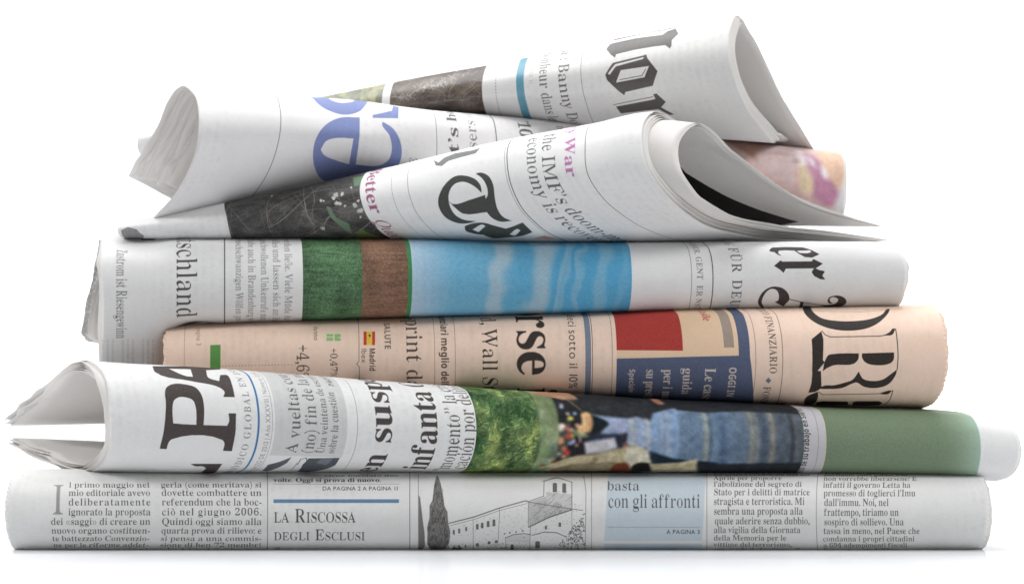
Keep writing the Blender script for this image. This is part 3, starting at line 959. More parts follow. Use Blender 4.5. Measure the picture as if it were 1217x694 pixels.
for i in range(240):
    X = Lr.uniform(560, 1060); Y = Lr.uniform(260, 560)
    if X > 880 or Y < 440:
        p2.line(zz([(X, Y), (X + Lr.uniform(-3, 3), Y + Lr.uniform(10, 40))]), 0.35, Lr.choice([(112, 132, 164), (176, 186, 204)]), 0.45)
p2.poly(zz([(415, 220), (530, 265), (555, 290), (500, 335), (420, 370)]), (30, 40, 44), sm=True)
p2.line(zz([(420, 218), (500, 235)]), 0.8, (110, 190, 214), 0.8)
p2.poly(zz([(330, 205), (380, 195), (412, 215), (420, 330), (400, 350), (320, 368), (298, 325), (338, 285)]), (216, 174, 124), sm=True)
p2.poly(zz([(398, 210), (414, 220), (420, 330), (405, 345)]), (176, 126, 84), 0.8)
p2.line(zz([(345, 215), (360, 280), (350, 350)]), 1.0, (236, 206, 160), 0.7)
p2.poly(zz([(395, 410), (420, 385), (540, 370), (620, 368), (652, 395), (668, 465), (630, 490), (610, 398), (357, 438)]), NAVY, sm=True)
p2.line(zz([(400, 425), (470, 405), (600, 385)]), 0.7, (120, 130, 160), 0.8)
p2.poly(zz([(357, 435), (600, 398), (622, 475), (500, 512), (370, 524)]), (192, 190, 196))
p2.line(zz([(357, 435), (600, 398)]), 0.6, (226, 224, 228))
p2.poly(zz([(870, 500), (1058, 560), (1400, 590), (1400, 630), (880, 600)]), (28, 42, 58))
p2.poly(zz([(70, 612), (180, 570), (300, 535), (420, 527), (500, 515), (620, 482), (720, 455), (800, 462), (845, 490), (890, 600), (1100, 590), (1250, 560), (1240, 660), (60, 660)]), (184, 172, 138))
for i in range(260):
    X = Lr.uniform(90, 880); Y = Lr.uniform(520, 640)
    if Y > 610 - (X - 80) * 0.18 and Y > 470:
        p2.line(zz([(X, Y), (X + Lr.uniform(14, 50), Y - Lr.uniform(-2, 14))]), Lr.uniform(0.4, 1.3), Lr.choice([(150, 136, 104), (206, 196, 164), (132, 118, 90)]), 0.35)
p2.poly(zz([(90, 640), (300, 600), (480, 590), (620, 590), (700, 620), (700, 680), (90, 680)]), (104, 94, 74), 0.5, sm=True)
p2.poly(zz([(430, 545), (470, 560), (450, 600), (410, 600)]), (110, 98, 74), 0.55, sm=True)
p2.poly(zz([(690, 500), (760, 475), (840, 490), (888, 590), (800, 600), (720, 622), (680, 560)]), (206, 200, 178), sm=True)
for a_, b_ in (((640, 475), (665, 590)), ((665, 465), (690, 520)), ((700, 460), (760, 470))):
    p2.line(zz([a_, ((a_[0] + b_[0]) / 2 - 10, (a_[1] + b_[1]) / 2), b_]), 1.0, (118, 106, 80), 0.8)
p2.poly(zz([(655, 440), (690, 430), (700, 455), (665, 470)]), (140, 86, 74), sm=True)
p2.poly(zz([(590, 610), (640, 592), (700, 600), (724, 660), (560, 660)]), (122, 66, 46), sm=True)
p2.poly(zz([(740, 615), (800, 590), (868, 596), (885, 660), (720, 660)]), (36, 32, 34), sm=True)
p2.poly(zz([(1240, 600), (1500, 600), (2100, 590), (2100, 700), (1240, 700)]), (44, 46, 52), 0.9)
xa_, xb_ = int(p2.P(640, 500)[0]), int(p2.P(956, 520)[0])
reg = p2.img[:, xa_:xb_].copy()
acc = np.zeros_like(reg)
for dx_ in (-5, -2, 0, 2, 5):
    for dy_ in (-5, -2, 0, 2, 5):
        acc += np.roll(np.roll(reg, dx_, 1), dy_, 0)
nn_ = vnoise(reg.shape[0], reg.shape[1], 18, 18, 77, 3)
reg = acc / 25 * (0.85 + 0.30 * nn_)[..., None]
reg = np.clip((reg - 0.42) * 1.12 + 0.42, 0, 1)
p2.img[:, xa_:xb_] = reg
p2.band(956, 982, 525, (196, 194, 198))
p2.text('momento de su trabajo en Sierra', (959.5, 546), 'sansbold', 9.6, (52, 50, 52), 'up', at=11, end=(959.5, 499), fit=24)
p2.rule(972.5, 525, 0.6, (140, 138, 140))
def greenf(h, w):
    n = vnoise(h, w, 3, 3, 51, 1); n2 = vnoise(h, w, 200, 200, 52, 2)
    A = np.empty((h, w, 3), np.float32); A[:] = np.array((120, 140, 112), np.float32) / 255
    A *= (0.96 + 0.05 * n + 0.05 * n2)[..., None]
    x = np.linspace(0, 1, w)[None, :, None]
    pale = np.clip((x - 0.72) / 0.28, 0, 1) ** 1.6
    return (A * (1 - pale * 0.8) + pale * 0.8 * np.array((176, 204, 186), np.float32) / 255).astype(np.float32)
p2.rule(982, 525, 0.9, (214, 208, 170))
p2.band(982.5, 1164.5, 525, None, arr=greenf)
p2.rule(1165, 525, 0.7, (150, 206, 206))
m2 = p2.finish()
n2_ = newspaper('white Spanish newspaper with a plain green block and a colour photo of people', (0, 0.06, 0.0325))
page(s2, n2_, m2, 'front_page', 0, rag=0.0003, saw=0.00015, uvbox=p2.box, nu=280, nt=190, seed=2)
pages(n2_, s2, 12, inner_w, seed=2, el=0.0011, er=0.0008, rag=0.0006, saw=0.00015, step=0.00038, pinch=0.35,
      extra=lambda k_: ({2: .0016, 4: .0008, 7: .0020, 9: .0004, 10: .0012}.get(k_, 0.0), 0, -0.001))

# ================================================================== 3: salmon financial paper
st = [sec(195, 389, 472, 0.040, 2, 2, ((0, 40, -2), (0, 95, -5)), ((0, 40, 0), (0, 95, 1))),
      sec(300, 384, 470, 0.036, 0, 0, ((0, 40, -2), (0, 95, -5)), ((0, 40, 0), (0, 95, 1))),
      sec(420, 380, 469, 0.033, -2, 0), sec(540, 376, 470, 0.028, -4, 0), sec(733, 371, 474, 0.022, -6, -3),
      sec(892, 368, 480, 0.018, -15, -9), sec(1040, 366.5, 484, 0.015, -14, -14), sec(1127, 367, 485, 0.014, -14, -30)]
s3 = Sheet(st, 5, 0.0004, 7)
SAL = (243, 213, 192)
p3 = Print(s3, 'salmon_page', SAL, -0.055, 0.055)
show = vnoise(p3.H, p3.W, 50, 14, 61, 2)
p3.img *= (1 - 0.018 * np.clip((show - 0.55) * 4, 0, 1))[..., None]
DK = (58, 52, 48)
p3.rule(219, 420, 0.5, (150, 130, 118))
p3.text('a pagina 3', (233.5, 411), 'sans', 8.5, (150, 132, 122), 'down', at=10)
p3.band(250, 262, 420, (96, 158, 78), 410, 438)
for q in range(24):
    p3.poly([(264 + q * 3.9, 434.5 - q * 0.08), (265.4 + q * 3.9, 434.5 - q * 0.08), (265.4 + q * 3.9, 435.2 - q * 0.08), (264 + q * 3.9, 435.2 - q * 0.08)], (120, 104, 96))
p3.text('+4,6%', (352.5, 409), 'roman', 22, (92, 80, 74), 'down', at=0, end=(352.5, 442), fit=4)
p3.text('danno', (373, 405), 'sans', 9, (110, 96, 88), 'down', at=5)
p3.poly([(388, 397), (396, 397), (396, 400), (388, 400)], (142, 196, 120)); p3.poly([(388, 401), (396, 401), (396, 405), (388, 405)], (142, 196, 120))
p3.poly([(397.5, 397), (405, 397), (405, 400.2), (400, 401), (405, 402), (405, 405), (397.5, 405)], (142, 196, 120))
p3.text('+0,47%', (392.5, 413), 'roman', 12.5, (82, 72, 68), 'down', end=(392.5, 449))
p3.line([(426.6, 376), (426.6, 429), (424, 432.5), (427, 436), (427, 470)], 0.6, (90, 80, 74))
p3.text('Ibex', (429.5, 414), 'sans', 9.4, (100, 88, 82), 'down', end=(429.5, 432))
p3.text('Madrid', (439, 413.5), 'sansbold', 9.8, (70, 62, 58), 'down', end=(439, 441))
p3.poly([(432, 394), (445.6, 394), (445.6, 410), (432, 410)], (238, 200, 70))
p3.poly([(432, 394), (435.6, 394), (435.6, 410), (432, 410)], (206, 66, 56)); p3.poly([(442.3, 394), (445.6, 394), (445.6, 410), (442.3, 410)], (206, 66, 56))
p3.poly([(438, 397), (440.4, 397.5), (440.6, 400), (438.4, 400.5)], (120, 80, 60))
p3.text('SALUTE', (456, 384), 'sansbold', 10.5, (96, 88, 86), 'down', end=(456, 415.5))
p3.text('sprint da', (481, 380.5), 'roman', 29, (78, 68, 64), 'down', at=1, end=(481, 452), fit=8)
p3.rule(516.5, 420, 0.5, (130, 114, 104))
p3.text('finanziari meglio delle', (523, 387), 'sansbold', 12.5, (64, 58, 54), 'down', at=7, end=(523, 455), fit=21)
p3.rule(541, 420, 0.5, (130, 114, 104))
p3.text('d, Wall Street', (572.5, 391), 'roman', 27, DK, 'down', at=3, end=(572.5, 441), fit=7)
p3.text('Borse in', (614, 390.5), 'bold', 72, (50, 44, 42), 'down', at=3, end=(614, 446), fit=5)
p3.text('dieci sotto il 10%', (675.5, 392), 'sans', 15, (84, 74, 70), 'down', at=6, end=(675.5, 462), fit=18)
p3.band(696, 702.3, 420, (124, 134, 152))
p3.rule(704, 420, 0.7, (80, 72, 68)); p3.rule(727.5, 420, 0.5, (120, 106, 98))
p3.band(733, 891, 420, (234, 200, 166))
p3.band(733, 811.5, 420, (184, 62, 56), 340, 416)
p3.text('Casile', (836, 381.5), 'bold', 15, (190, 74, 66), 'down', at=6)
p3.band(859.5, 871.5, 400, (164, 148, 136), 340, 412.5)
p3.band(878, 891, 420, (88, 98, 126))
p3.poly([(733, 426), (780, 425), (840, 423.4), (885, 422.4), (891, 422.5), (891, 500), (860, 500), (800, 498), (733, 492)], (88, 98, 126))
x0_, yb_ = p3.P(733, 425); x1_, _ = p3.P(891, 425)
p3.blend(int(x0_), 0, np.full((int(yb_) - 4, int(x1_ - x0_)), 1, np.float32), (88, 98, 126))
PB = (228, 208, 192)
p3.text('Speciale', (748, 438.5), 'sansbold', 9.6, PB, 'down', end=(748, 463), fit=7)
p3.text('su prestiti', (768, 438.5), 'bold', 17, PB, 'down', end=(768, 458), fit=4)
p3.text('per i mutui', (789, 438.5), 'bold', 17, PB, 'down', end=(789, 462), fit=5)
p3.text('guida', (812, 437), 'bold', 17, PB, 'down', end=(812, 463), fit=4)
p3.text('Le case', (838, 437), 'bold', 19, PB, 'down', end=(838, 462), fit=4)
p3.text('OGGI IN', (866.5, 436), 'sansbold', 12.5, PB, 'down', end=(866.5, 463), fit=5)
p3.rule(898, 420, 0.5, (120, 106, 98))
p3.text('POLITICO FINANZIARIO', (907.5, 376), 'roman', 12.5, DK, 'down', at=9, end=(909, 444), fit=20, track=0.03)
p3.poly([(909.5, 452), (913, 448.5), (916.5, 452), (913, 455.5)], (112, 124, 142))
p3.text('FONDATO', (907.5, 459), 'roman', 12.5, DK, 'down', end=(909, 475), fit=3)
p3.rule(930, 420, 0.6, (92, 82, 76))
zz = z(880, 350, 4.507)
p3.poly(zz([(335, 60), (335, 85), (370, 130), (440, 170), (520, 190), (600, 193), (680, 180), (740, 150), (790, 100), (800, 78), (785, 78), (760, 105), (700, 130), (600, 143), (500, 140), (430, 125), (385, 90), (370, 60)]), DK, sm=True)
p3.line(zz([(372, 88), (500, 92), (640, 94), (778, 84)]), 0.7, DK)
p3.poly(zz([(380, 240), (432, 197), (443, 240), (440, 350), (450, 362), (410, 410), (382, 412)]), DK)
p3.line(zz([(435, 195), (452, 215), (480, 227), (740, 223), (790, 215), (815, 185), (830, 185), (843, 330), (838, 400)]), 1.0, DK)
p3.poly(zz([(765, 218), (800, 200), (815, 182), (828, 185), (812, 215)]), DK, sm=True)
p3.poly(zz([(450, 360), (470, 325), (500, 318), (633, 315), (630, 345), (605, 370), (500, 378), (460, 395), (440, 410)]), DK, sm=True)
p3.poly(zz([(650, 315), (822, 310), (818, 350), (800, 368), (700, 375), (665, 360), (650, 335)]), DK, sm=True)
p3.poly(zz([(838, 400), (830, 430), (790, 480), (720, 500), (660, 492), (620, 470), (600, 475), (540, 500), (430, 505), (440, 490), (500, 485), (560, 470), (600, 455), (632, 412), (655, 450), (700, 462), (760, 455), (805, 425)]), DK, sm=True)
p3.poly(zz([(385, 405), (430, 410), (432, 490), (440, 495), (400, 520), (362, 525), (378, 480)]), DK)
p3.poly(zz([(340, 575), (350, 550), (410, 520), (415, 530), (400, 578), (345, 590)]), DK, sm=True)
p3.line(zz([(415, 520), (440, 535), (740, 530), (790, 515), (815, 515), (800, 560), (768, 590)]), 1.0, DK)
p3.poly(zz([(745, 532), (790, 515), (812, 512), (790, 532)]), DK, sm=True)
p3.poly(zz([(405, 575), (440, 570), (575, 572), (575, 590), (405, 590)]), DK); p3.poly(zz([(600, 575), (620, 570), (740, 570), (760, 578), (740, 592), (600, 592)]), DK)
m3 = p3.finish()
n3_ = newspaper('salmon pink folded financial newspaper with a red block and dark blue box', (0, 0.08, 0.06))
page(s3, n3_, m3, 'front_page', 0, er=-0.0004, rag=0.0002, saw=0.0007, uvbox=p3.box, nu=260, nt=460, seed=3)
pages(n3_, s3, 9, inner_p, seed=3, saw=0.0005, er=0.0008)

# ================================================================== 4: German paper
dr = lambda x, y0=0: curve([(x + 2, 291, .150), (x + 2, 286, .105), (x + 3, 282.5, .062), (x + 1, 293, .052), (x, 310, .044), (x, 335, .041), (x, 362, .043), (x, 395, .049), (x, 436, .060), (x + 2, 446, .085), (x + 4, 450, .115)])
L4 = ((0, 45, 0), (0, 100, 1))
st = [dr(120), dr(150), dr(176), sec(212, 283, 390, 0.040, 0, 0, lo=L4), sec(268, 283, 385, 0.038, 0, 0, lo=L4), sec(360, 283.5, 382, 0.035, -3, -2, lo=L4),
      sec(488, 286, 377, 0.028, -5, -4, lo=L4), sec(620, 289, 374.5, 0.027, -6, -5, lo=L4), sec(752, 290, 372, 0.029, -6, -6, lo=L4), sec(847, 290, 370, 0.031, -10, -6, lo=L4), sec(960, 289.5, 368, 0.032, -12, -10, lo=L4),
      sec(1079, 290, 367, 0.032, -20, -19, lo=L4)]
s4 = Sheet(st, 5, 0.0006, 9)
p4 = Print(s4, 'german_page', (233, 233, 233), -0.06, 0.05)
zz = z(80, 250, 3.653)
p4.text('Zustrom ist Riesengewinn', (139, 297), 'roman', 19, (104, 100, 100), 'down', end=(139, 402))
for q, x_ in enumerate((122, 128, 134, 146, 152, 158, 170, 176, 182)):
    for y_ in range(404, 436, 5):
        p4.line([(x_, y_), (x_, y_ + Lr.uniform(2, 4.4))], 2.8, (164, 160, 162), 0.2)
p4.poly([(168, 283), (184, 283), (184, 285.6), (168, 285.6)], INK)
p4.text('Deutschland', (210, 289), 'roman', 38, (78, 74, 74), 'down', at=4, end=(210, 378), fit=11)
p4.rule(267, 330, 1.2, (70, 66, 66), None, 384)
for x_, s_, at_ in ((280, 'den buschschwanzigen Wölfen pro', 6), (294.6, 'gehabe auch in Brandenburg wo', 4), (309.5, 'geschwollenen Unkenrufe zum', 3), (323.8, 'alles und lassen sich an ihren', 3), (337.5, 'werden ließe. Viele Müde An', 3)):
    p4.text(s_, (x_, 289), 'roman', 13.6, (122, 118, 118), 'down', at=at_, end=(x_, 378), fit=at_ + 23)
def speck(c0, var, seed):
    def f(h, w):
        n = vnoise(h, w, 3.2, 3.2, seed, 2); n2 = vnoise(h, w, 90, 60, seed + 1, 2); n3 = vnoise(h, w, 5, 40, seed + 2, 1)
        A = np.empty((h, w, 3), np.float32); A[:] = np.array(c0, np.float32) / 255
        return (A * (1 + var * ((n - 0.5) * 2.2 + (n2 - 0.5) * 1.2 + (n3 - 0.5) * 0.8))[..., None]).astype(np.float32)
    return f
p4.band(360.5, 431, 330, None, arr=speck((84, 120, 84), 0.30, 71))
p4.band(431, 486, 330, None, arr=speck((136, 102, 82), 0.22, 74))
p4.band(485.5, 490, 330, (64, 142, 82))
def sky(h, w):
    n = vnoise(h, w, 260, 70, 81, 3); n2 = vnoise(h, w, 4, 4, 83, 1); n3 = vnoise(h, w, 420, 120, 85, 2)
    x = np.linspace(0, 1, w)[None, :, None]
    y = np.linspace(0, 1, h)[:, None, None]
    A = np.array((176, 200, 222), np.float32) / 255 * (1 - np.clip(x * 5, 0, 1)) + np.array((108, 178, 214), np.float32) / 255 * np.clip(x * 5, 0, 1)
    A = np.broadcast_to(A, (h, w, 3)).copy()
    B = np.array((84, 170, 216), np.float32) / 255
    m = np.clip((x - 0.3) * 3, 0, 1)
    A = A * (1 - m) + B * m
    c = np.array((176, 198, 212), np.float32) / 255
    n4 = vnoise(h, w, 55, 120, 87, 3)
    xx = x[..., 0] + (n3 - 0.5) * 0.10 + (n4 - 0.5) * 0.09
    n5 = vnoise(h, w, 200, 90, 89, 3)
    xx = x[..., 0] + (n5 - 0.5) * 0.11 + (n4 - 0.5) * 0.03 + (y[..., 0] - 0.5) * -0.14
    for pos, wd, am in ((0.40, 0.045, .85), (0.575, 0.058, .85), (0.69, 0.014, .5), (0.715, 0.012, .4), (0.765, 0.012, .45), (0.86, 0.03, .45), (0.95, 0.02, .2)):
        mm = np.exp(-(np.abs(xx - pos) / wd) ** 4) * am * (0.75 + 0.35 * n)
        mm = np.clip(mm, 0, 1)[..., None]
        A = A * (1 - mm) + c * mm
    return (A * (0.97 + 0.06 * n2)[..., None]).astype(np.float32)
p4.band(490, 751, 330, None, arr=sky)
p4.rule(822, 335, 0.6, (120, 118, 118))
p4.text('HERAUSGEBER. GENT  ER NST', (828.5, 333), 'roman', 10.6, (100, 96, 96), 'down', at=17, track=0.04)
p4.rule(847.3, 335, 1.1, (80, 76, 76))
p4.text('ZEITUNG FÜR DEUTSCHLAND', (870.5, 332), 'roman', 17.5, (84, 80, 80), 'down', at=12, track=0.1)
zz = z(760, 260, 3.579)
B4 = (72, 66, 66)
zz = z(890, 280, 6.9385)
p4.poly(zz([(170, 120), (190, 100), (300, 95), (440, 98), (510, 118), (582, 155), (520, 182), (460, 178), (410, 150), (375, 125), (300, 122), (248, 125), (240, 145), (270, 170), (240, 160), (210, 138), (172, 132)]), B4)
p4.poly(zz([(392, 127), (505, 122), (514, 138), (480, 147), (420, 144)]), (233, 233, 233))
p4.poly(zz([(207, 250), (262, 205), (275, 215), (520, 213), (530, 193), (610, 232), (550, 270), (305, 272), (285, 308), (255, 280)]), B4)
p4.poly(zz([(545, 268), (580, 285), (612, 290), (625, 297), (605, 330), (630, 362), (590, 360), (540, 335), (518, 303), (528, 280)]), B4)
p4.poly(zz([(128, 594), (98, 588), (75, 555), (85, 510), (120, 460), (170, 428), (220, 420), (280, 435), (325, 480), (332, 530), (310, 555), (285, 582), (240, 562), (213, 546), (240, 535), (247, 490), (230, 452), (190, 438), (150, 458), (115, 510), (105, 550)]), B4, sm=True)
p4.line(zz([(330, 523), (430, 546), (530, 562), (640, 576)]), 1.2, B4)
p4.line(zz([(180, 606), (300, 598), (430, 590), (560, 583), (650, 577), (720, 570)]), 1.0, B4)
p4.poly(zz([(424, 546), (452, 552), (436, 594), (408, 594)]), B4)
p4.poly(zz([(600, 578), (660, 570), (700, 564), (730, 545), (738, 525), (715, 510), (685, 508), (665, 522), (672, 545), (695, 560), (662, 558), (648, 540), (662, 510), (700, 496), (745, 495), (790, 515), (805, 545), (785, 572), (730, 587), (640, 590)]), B4, sm=True)
m4 = p4.finish()
n4_ = newspaper('white folded German newspaper with green, brown and sky blue printed bands', (0, 0.09, 0.095))
page(s4, n4_, m4, 'front_page', 0, er=-0.0007, rag=0.0004, saw=0.0004, uvbox=p4.box, nu=280, nt=190, seed=4)
pages(n4_, s4, 7, inner_w, seed=4, saw=0.0004, rag=0.0005)
# loose inner leaves that slip out past the left end
def loose(stn, seed, mat, label):
    sh = Sheet(stn, 5, 0.0008, seed)
    o = page(sh, n4_, mat, 'loose_page', 0, rag=0.0004, saw=0.0001, nu=70, nt=80, seed=seed, uvbox=(0, 1, -1, 1), label=label)
lf = lambda o, q: curve([(o[0], 296, q + .05), (o[0], 291, q + .03), (o[0] + 1, 288, q + .01), (o[0] - 1, 300, q), (o[0] - 5, 318, q - .002), (o[0] - 10, 340, q - .003), (o[0] - 15, 362, q - .002), (o[0] - 19, 382, q), (o[0] - 21, 396, q + .004), (o[0] - 17, 403, q + .012), (o[0] - 10, 407, q + .03)])
loose([lf((117, 0), .064), lf((130, 0), .064), lf((150, 0), .066)], 91, inner_txt, 'rumpled inner leaf slipped out at the left')
loose([lf((124, 0), .059), lf((140, 0), .060), lf((156, 0), .062)], 93, inner_w, None)

# ================================================================== 5: English broadsheet with the black T, flaring open on the right
S5 = [
 [(150, 276, .100), (147, 272, .080), (146, 268, .066), (143, 265, .060), (141, 268, .056), (140, 272, .054), (141, 277, .054), (144, 281, .056), (147, 283, .060), (150, 284, .078), (155, 285, .100)],
 [(250, 274, .112), (236, 266, .088), (222, 254, .070), (214, 251.5, .060), (211, 257, .054), (210, 263, .051), (210, 270, .051), (212, 277, .053), (215, 284, .058), (225, 286, .078), (235, 287, .102)],
 [(310, 273, .112), (292, 262, .088), (276, 246, .068), (268, 241, .058), (268, 249, .050), (270, 257, .047), (272, 267, .047), (274, 276, .050), (277, 284, .056), (287, 286, .077), (300, 288, .102)],
 [(540, 268, .112), (495, 240, .086), (452, 212, .064), (437, 205, .052), (429, 221, .042), (430, 237, .038), (436, 254, .038), (450, 272, .042), (470, 285, .050), (500, 287, .072), (560, 289, .100)],
 [(770, 268, .112), (700, 232, .088), (634, 178, .060), (608, 165, .044), (600, 188, .031), (604, 217, .026), (615, 243, .027), (636, 267, .032), (668, 285.5, .044), (720, 289, .070), (800, 290, .100)],
 [(940, 266, .114), (850, 224, .086), (745, 164, .054), (704, 147, .036), (695, 174, .020), (698, 207, .015), (714, 233, .018), (744, 259, .027), (790, 281, .043), (870, 287, .072), (960, 289, .104)],
 [(1035, 267, .114), (930, 226, .086), (825, 157, .050), (778, 133, .032), (763, 161, .014), (769, 197, .009), (790, 230, .012), (828, 262, .025), (880, 279, .050), (960, 286, .080), (1042, 289, .112)],
 [(1049, 267, .114), (957, 233, .088), (868, 168, .053), (829, 137, .033), (806, 168, .014), (811, 206, .009), (830, 240, .013), (865, 266, .026), (925, 280, .052), (997, 286, .083), (1057, 288, .114)]]
s5 = Sheet([curve(q) for q in S5], 5, 0.00015, 11, thin=((0, 0.25), (0.2, 0.4), (0.45, 0.8), (0.7, 1), (1, 1)))
# arc position of the outer leaf's right edge
cut5 = float(np.linalg.norm(np.array(pt(*S5[7][5])) - np.array(pt(*S5[6][5]))))
p5 = Print(s5, 'english_page', (237, 237, 237), -0.085, 0.05)
T5 = (72, 76, 72)
xa = p5.P(270, 260)[0]; xb = p5.P(430, 240)[0]
def dark_grass(c0, c1, seed):
    def f(h, w):
        n = vnoise(h, w, 30, 60, seed, 4); n2 = vnoise(h, w, 4, 4, seed + 1, 1)
        A = np.array(c0, np.float32) / 255 + (np.array(c1, np.float32) - np.array(c0)) / 255 * np.clip((n - 0.3) * 2.2, 0, 1)[..., None]
        return (A * (0.9 + 0.2 * n2)[..., None]).astype(np.float32)
    return f
p5.blend(int(xa), 0, np.ones((p5.H, int(xb - xa)), np.float32), dark_grass((62, 62, 62), (104, 102, 100), 101)(p5.H, int(xb - xa)))
def clipx(pr, fn, x0, x1):
    keepL, keepR = pr.img[:, :int(x0)].copy(), pr.img[:, int(x1):].copy()
    fn()
    pr.img[:, :int(x0)] = keepL; pr.img[:, int(x1):] = keepR
def strands5():
    R = random.Random(8)
    for i in range(150):
        cx_ = R.choice([xa + 560, xa + 250, xb - 250]) + R.gauss(0, 100); cy_ = p5.P(380, 250)[1] + R.gauss(0, 90)
        a_ = R.uniform(0, 2 * math.pi); Ln = R.uniform(80, 420); bend = R.uniform(-0.9, 0.9)
        pts = []
        x, y = cx_, cy_
        for q in range(8):
            pts.append((x, y)); x += math.cos(a_) * Ln / 8; y += math.sin(a_) * Ln / 8; a_ += bend / 8
        p5.line_t(pts, R.uniform(0.8, 2.6), R.choice([(150, 138, 130), (176, 164, 154), (120, 112, 106), (104, 118, 100)]), R.uniform(0.3, 0.75))
    zz = z(140, 100, 3.857)
    p5.poly(zz([(955, 560), (975, 565), (1000, 610), (1060, 640), (1075, 690), (1020, 650), (975, 610)]), (110, 138, 112))
    p5.poly(zz([(1080, 430), (1130, 420), (1120, 460), (1085, 470)]), (104, 138, 108))
    p5.poly(zz([(1090, 700), (1110, 660), (1200, 700), (1260, 740), (1150, 735)]), (110, 132, 76))
    for X, Y, r_ in [(1010, 520, 18), (1030, 508, 12), (1000, 545, 14), (1022, 552, 13), (1048, 560, 8), (1085, 560, 14), (1100, 590, 16), (1095, 545, 10), (930, 535, 10), (945, 540, 6), (705, 515, 6), (950, 658, 13), (1075, 478, 6), (1110, 610, 8)]:
      for rep in range(5):
        X, Y, r_ = X + R.gauss(0, r_ * 0.5), Y + R.gauss(0, r_ * 0.5), max(3, r_ * 0.72)
        p5.poly(zz([(X + r_ * (0.7 + 0.5 * R.random()) * math.cos(a * 0.785), Y + r_ * (0.7 + 0.5 * R.random()) * math.sin(a * 0.785)) for a in range(8)]), (206, 206, 202), 0.8)
clipx(p5, strands5, xa, xb)
p5.text('Better Queen', (437, 215), 'bold', 21, (158, 88, 122), 'down', at=1, end=(437, 254), fit=6) if False else p5.text('Better ', (438, 209), 'bold', 21, (158, 88, 122), 'down', at=1, end=(440, 255), fit=6)
p5.text('Queen', (444, 262), 'italic', 22, (148, 88, 112), 'down', end=(470, 283), fit=4)
p5.rule(467.5, 235, 0.5, (160, 160, 160)); p5.rule(487.5, 235, 0.6, (140, 140, 140))
zz = z(380, 110, 3.857)
p5.poly(zz([(742, 460), (738, 430), (715, 400), (665, 382), (620, 385), (572, 425), (545, 480), (543, 510), (555, 545), (580, 575), (630, 598), (675, 600), (718, 590), (660, 583), (620, 560), (598, 525), (590, 480), (598, 445), (622, 418), (660, 410), (705, 428)]), T5, sm=True)
p5.poly(zz([(715, 372), (740, 368), (775, 385), (795, 425), (802, 480), (815, 535), (840, 570), (880, 588), (830, 592), (790, 575), (765, 545), (755, 500), (770, 470), (765, 430), (745, 395)]), T5, sm=True)
p5.poly(zz([(588, 495), (612, 512), (690, 492), (758, 470), (768, 548), (660, 556), (622, 530)]), T5, sm=True)
p5.poly(zz([(523, 312), (545, 322), (570, 300), (620, 280), (700, 266), (738, 255), (715, 280), (640, 300), (590, 315), (560, 338), (532, 336)]), (120, 122, 120))
p5.poly(zz([(665, 612), (700, 600), (750, 597), (800, 610), (868, 628), (830, 640), (760, 652), (700, 645), (668, 632)]), T5, sm=True)
p5.poly(zz([(700, 628), (745, 605), (760, 612), (728, 640)]), (237, 237, 237), sm=True)
p5.poly(zz([(752, 655), (800, 632), (860, 622), (930, 596), (975, 640), (930, 656), (860, 664), (800, 668)]), T5, sm=True)
p5.poly(zz([(870, 650), (905, 625), (920, 632), (895, 655)]), (237, 237, 237), sm=True)
p5.poly(zz([(980, 668), (1030, 655), (1090, 670)]), (226, 160, 150))
p5.poly([(144, 274), (152, 270), (163, 273), (171, 280), (168, 284), (147, 284)], (146, 144, 146))
for q in range(7):
    p5.line([(144 + q * 3.6, 271 + q * 0.9), (150 + q * 3.2, 283)], 0.5, (190, 188, 188), 0.7)
p5.rule(600, 195, 0.5, (130, 130, 130)); p5.rule(604, 205, 1.0, (84, 84, 84))
p5.text('economy is recovering from', (627.5, 170), 'roman', 24, (96, 98, 98), 'down', at=1, end=(640, 237), fit=7)
p5.text('the IMF’s doom-mongering', (648, 160.5), 'roman', 24, (88, 90, 92), 'down', at=0, end=(668, 243), fit=9)
p5.text('Currency War', (672, 165), 'bold', 19, (190, 110, 172), 'down', at=9, end=(678, 211), fit=12)
p5.rule(695.5, 190, 0.9, (110, 112, 112))
m5 = p5.finish(spec=0.3)
# the innermost leaf: grey above, a dark printed field below
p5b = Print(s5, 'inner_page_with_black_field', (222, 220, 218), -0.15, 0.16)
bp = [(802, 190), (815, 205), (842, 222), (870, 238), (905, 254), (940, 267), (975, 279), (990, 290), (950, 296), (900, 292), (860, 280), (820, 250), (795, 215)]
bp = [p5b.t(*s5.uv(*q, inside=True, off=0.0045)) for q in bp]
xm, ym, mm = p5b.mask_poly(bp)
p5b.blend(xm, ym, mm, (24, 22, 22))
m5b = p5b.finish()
n5_ = newspaper('white broadsheet with a big blackletter T, rolled like a cone and flaring open at right', (0.02, 0.08, 0.128))
page(s5, n5_, m5, 'front_page', 0, rag=0.0002, uvbox=p5.box, nu=280, nt=220, seed=5, s_cut=s5.L - cut5)
for k_ in range(1, 5):
    page(s5, n5_, inner_w, 'page', 0.0007 * k_, er=(-0.0002, 0.0013, 0.0019, 0.0031)[k_ - 1], rag=0.0002, nu=110, nt=120, seed=500 + k_, s_cut=s5.L - cut5, pinch=0.75)
for k_ in range(5, 8):
    page(s5, n5_, inner_w, 'page', 0.00045 * k_ + 0.0012, er=(-0.0004, 0.0006, 0.0001)[k_ - 5], rag=0.0002, nu=110, nt=120, seed=500 + k_, pinch=0.75)
page(s5, n5_, m5b, 'page', 0.00045 * 8 + 0.0012, er=-0.0012, rag=0.0002, nu=130, nt=140, seed=509, uvbox=p5b.box, label='innermost leaf with a black printed field', pinch=0.75)

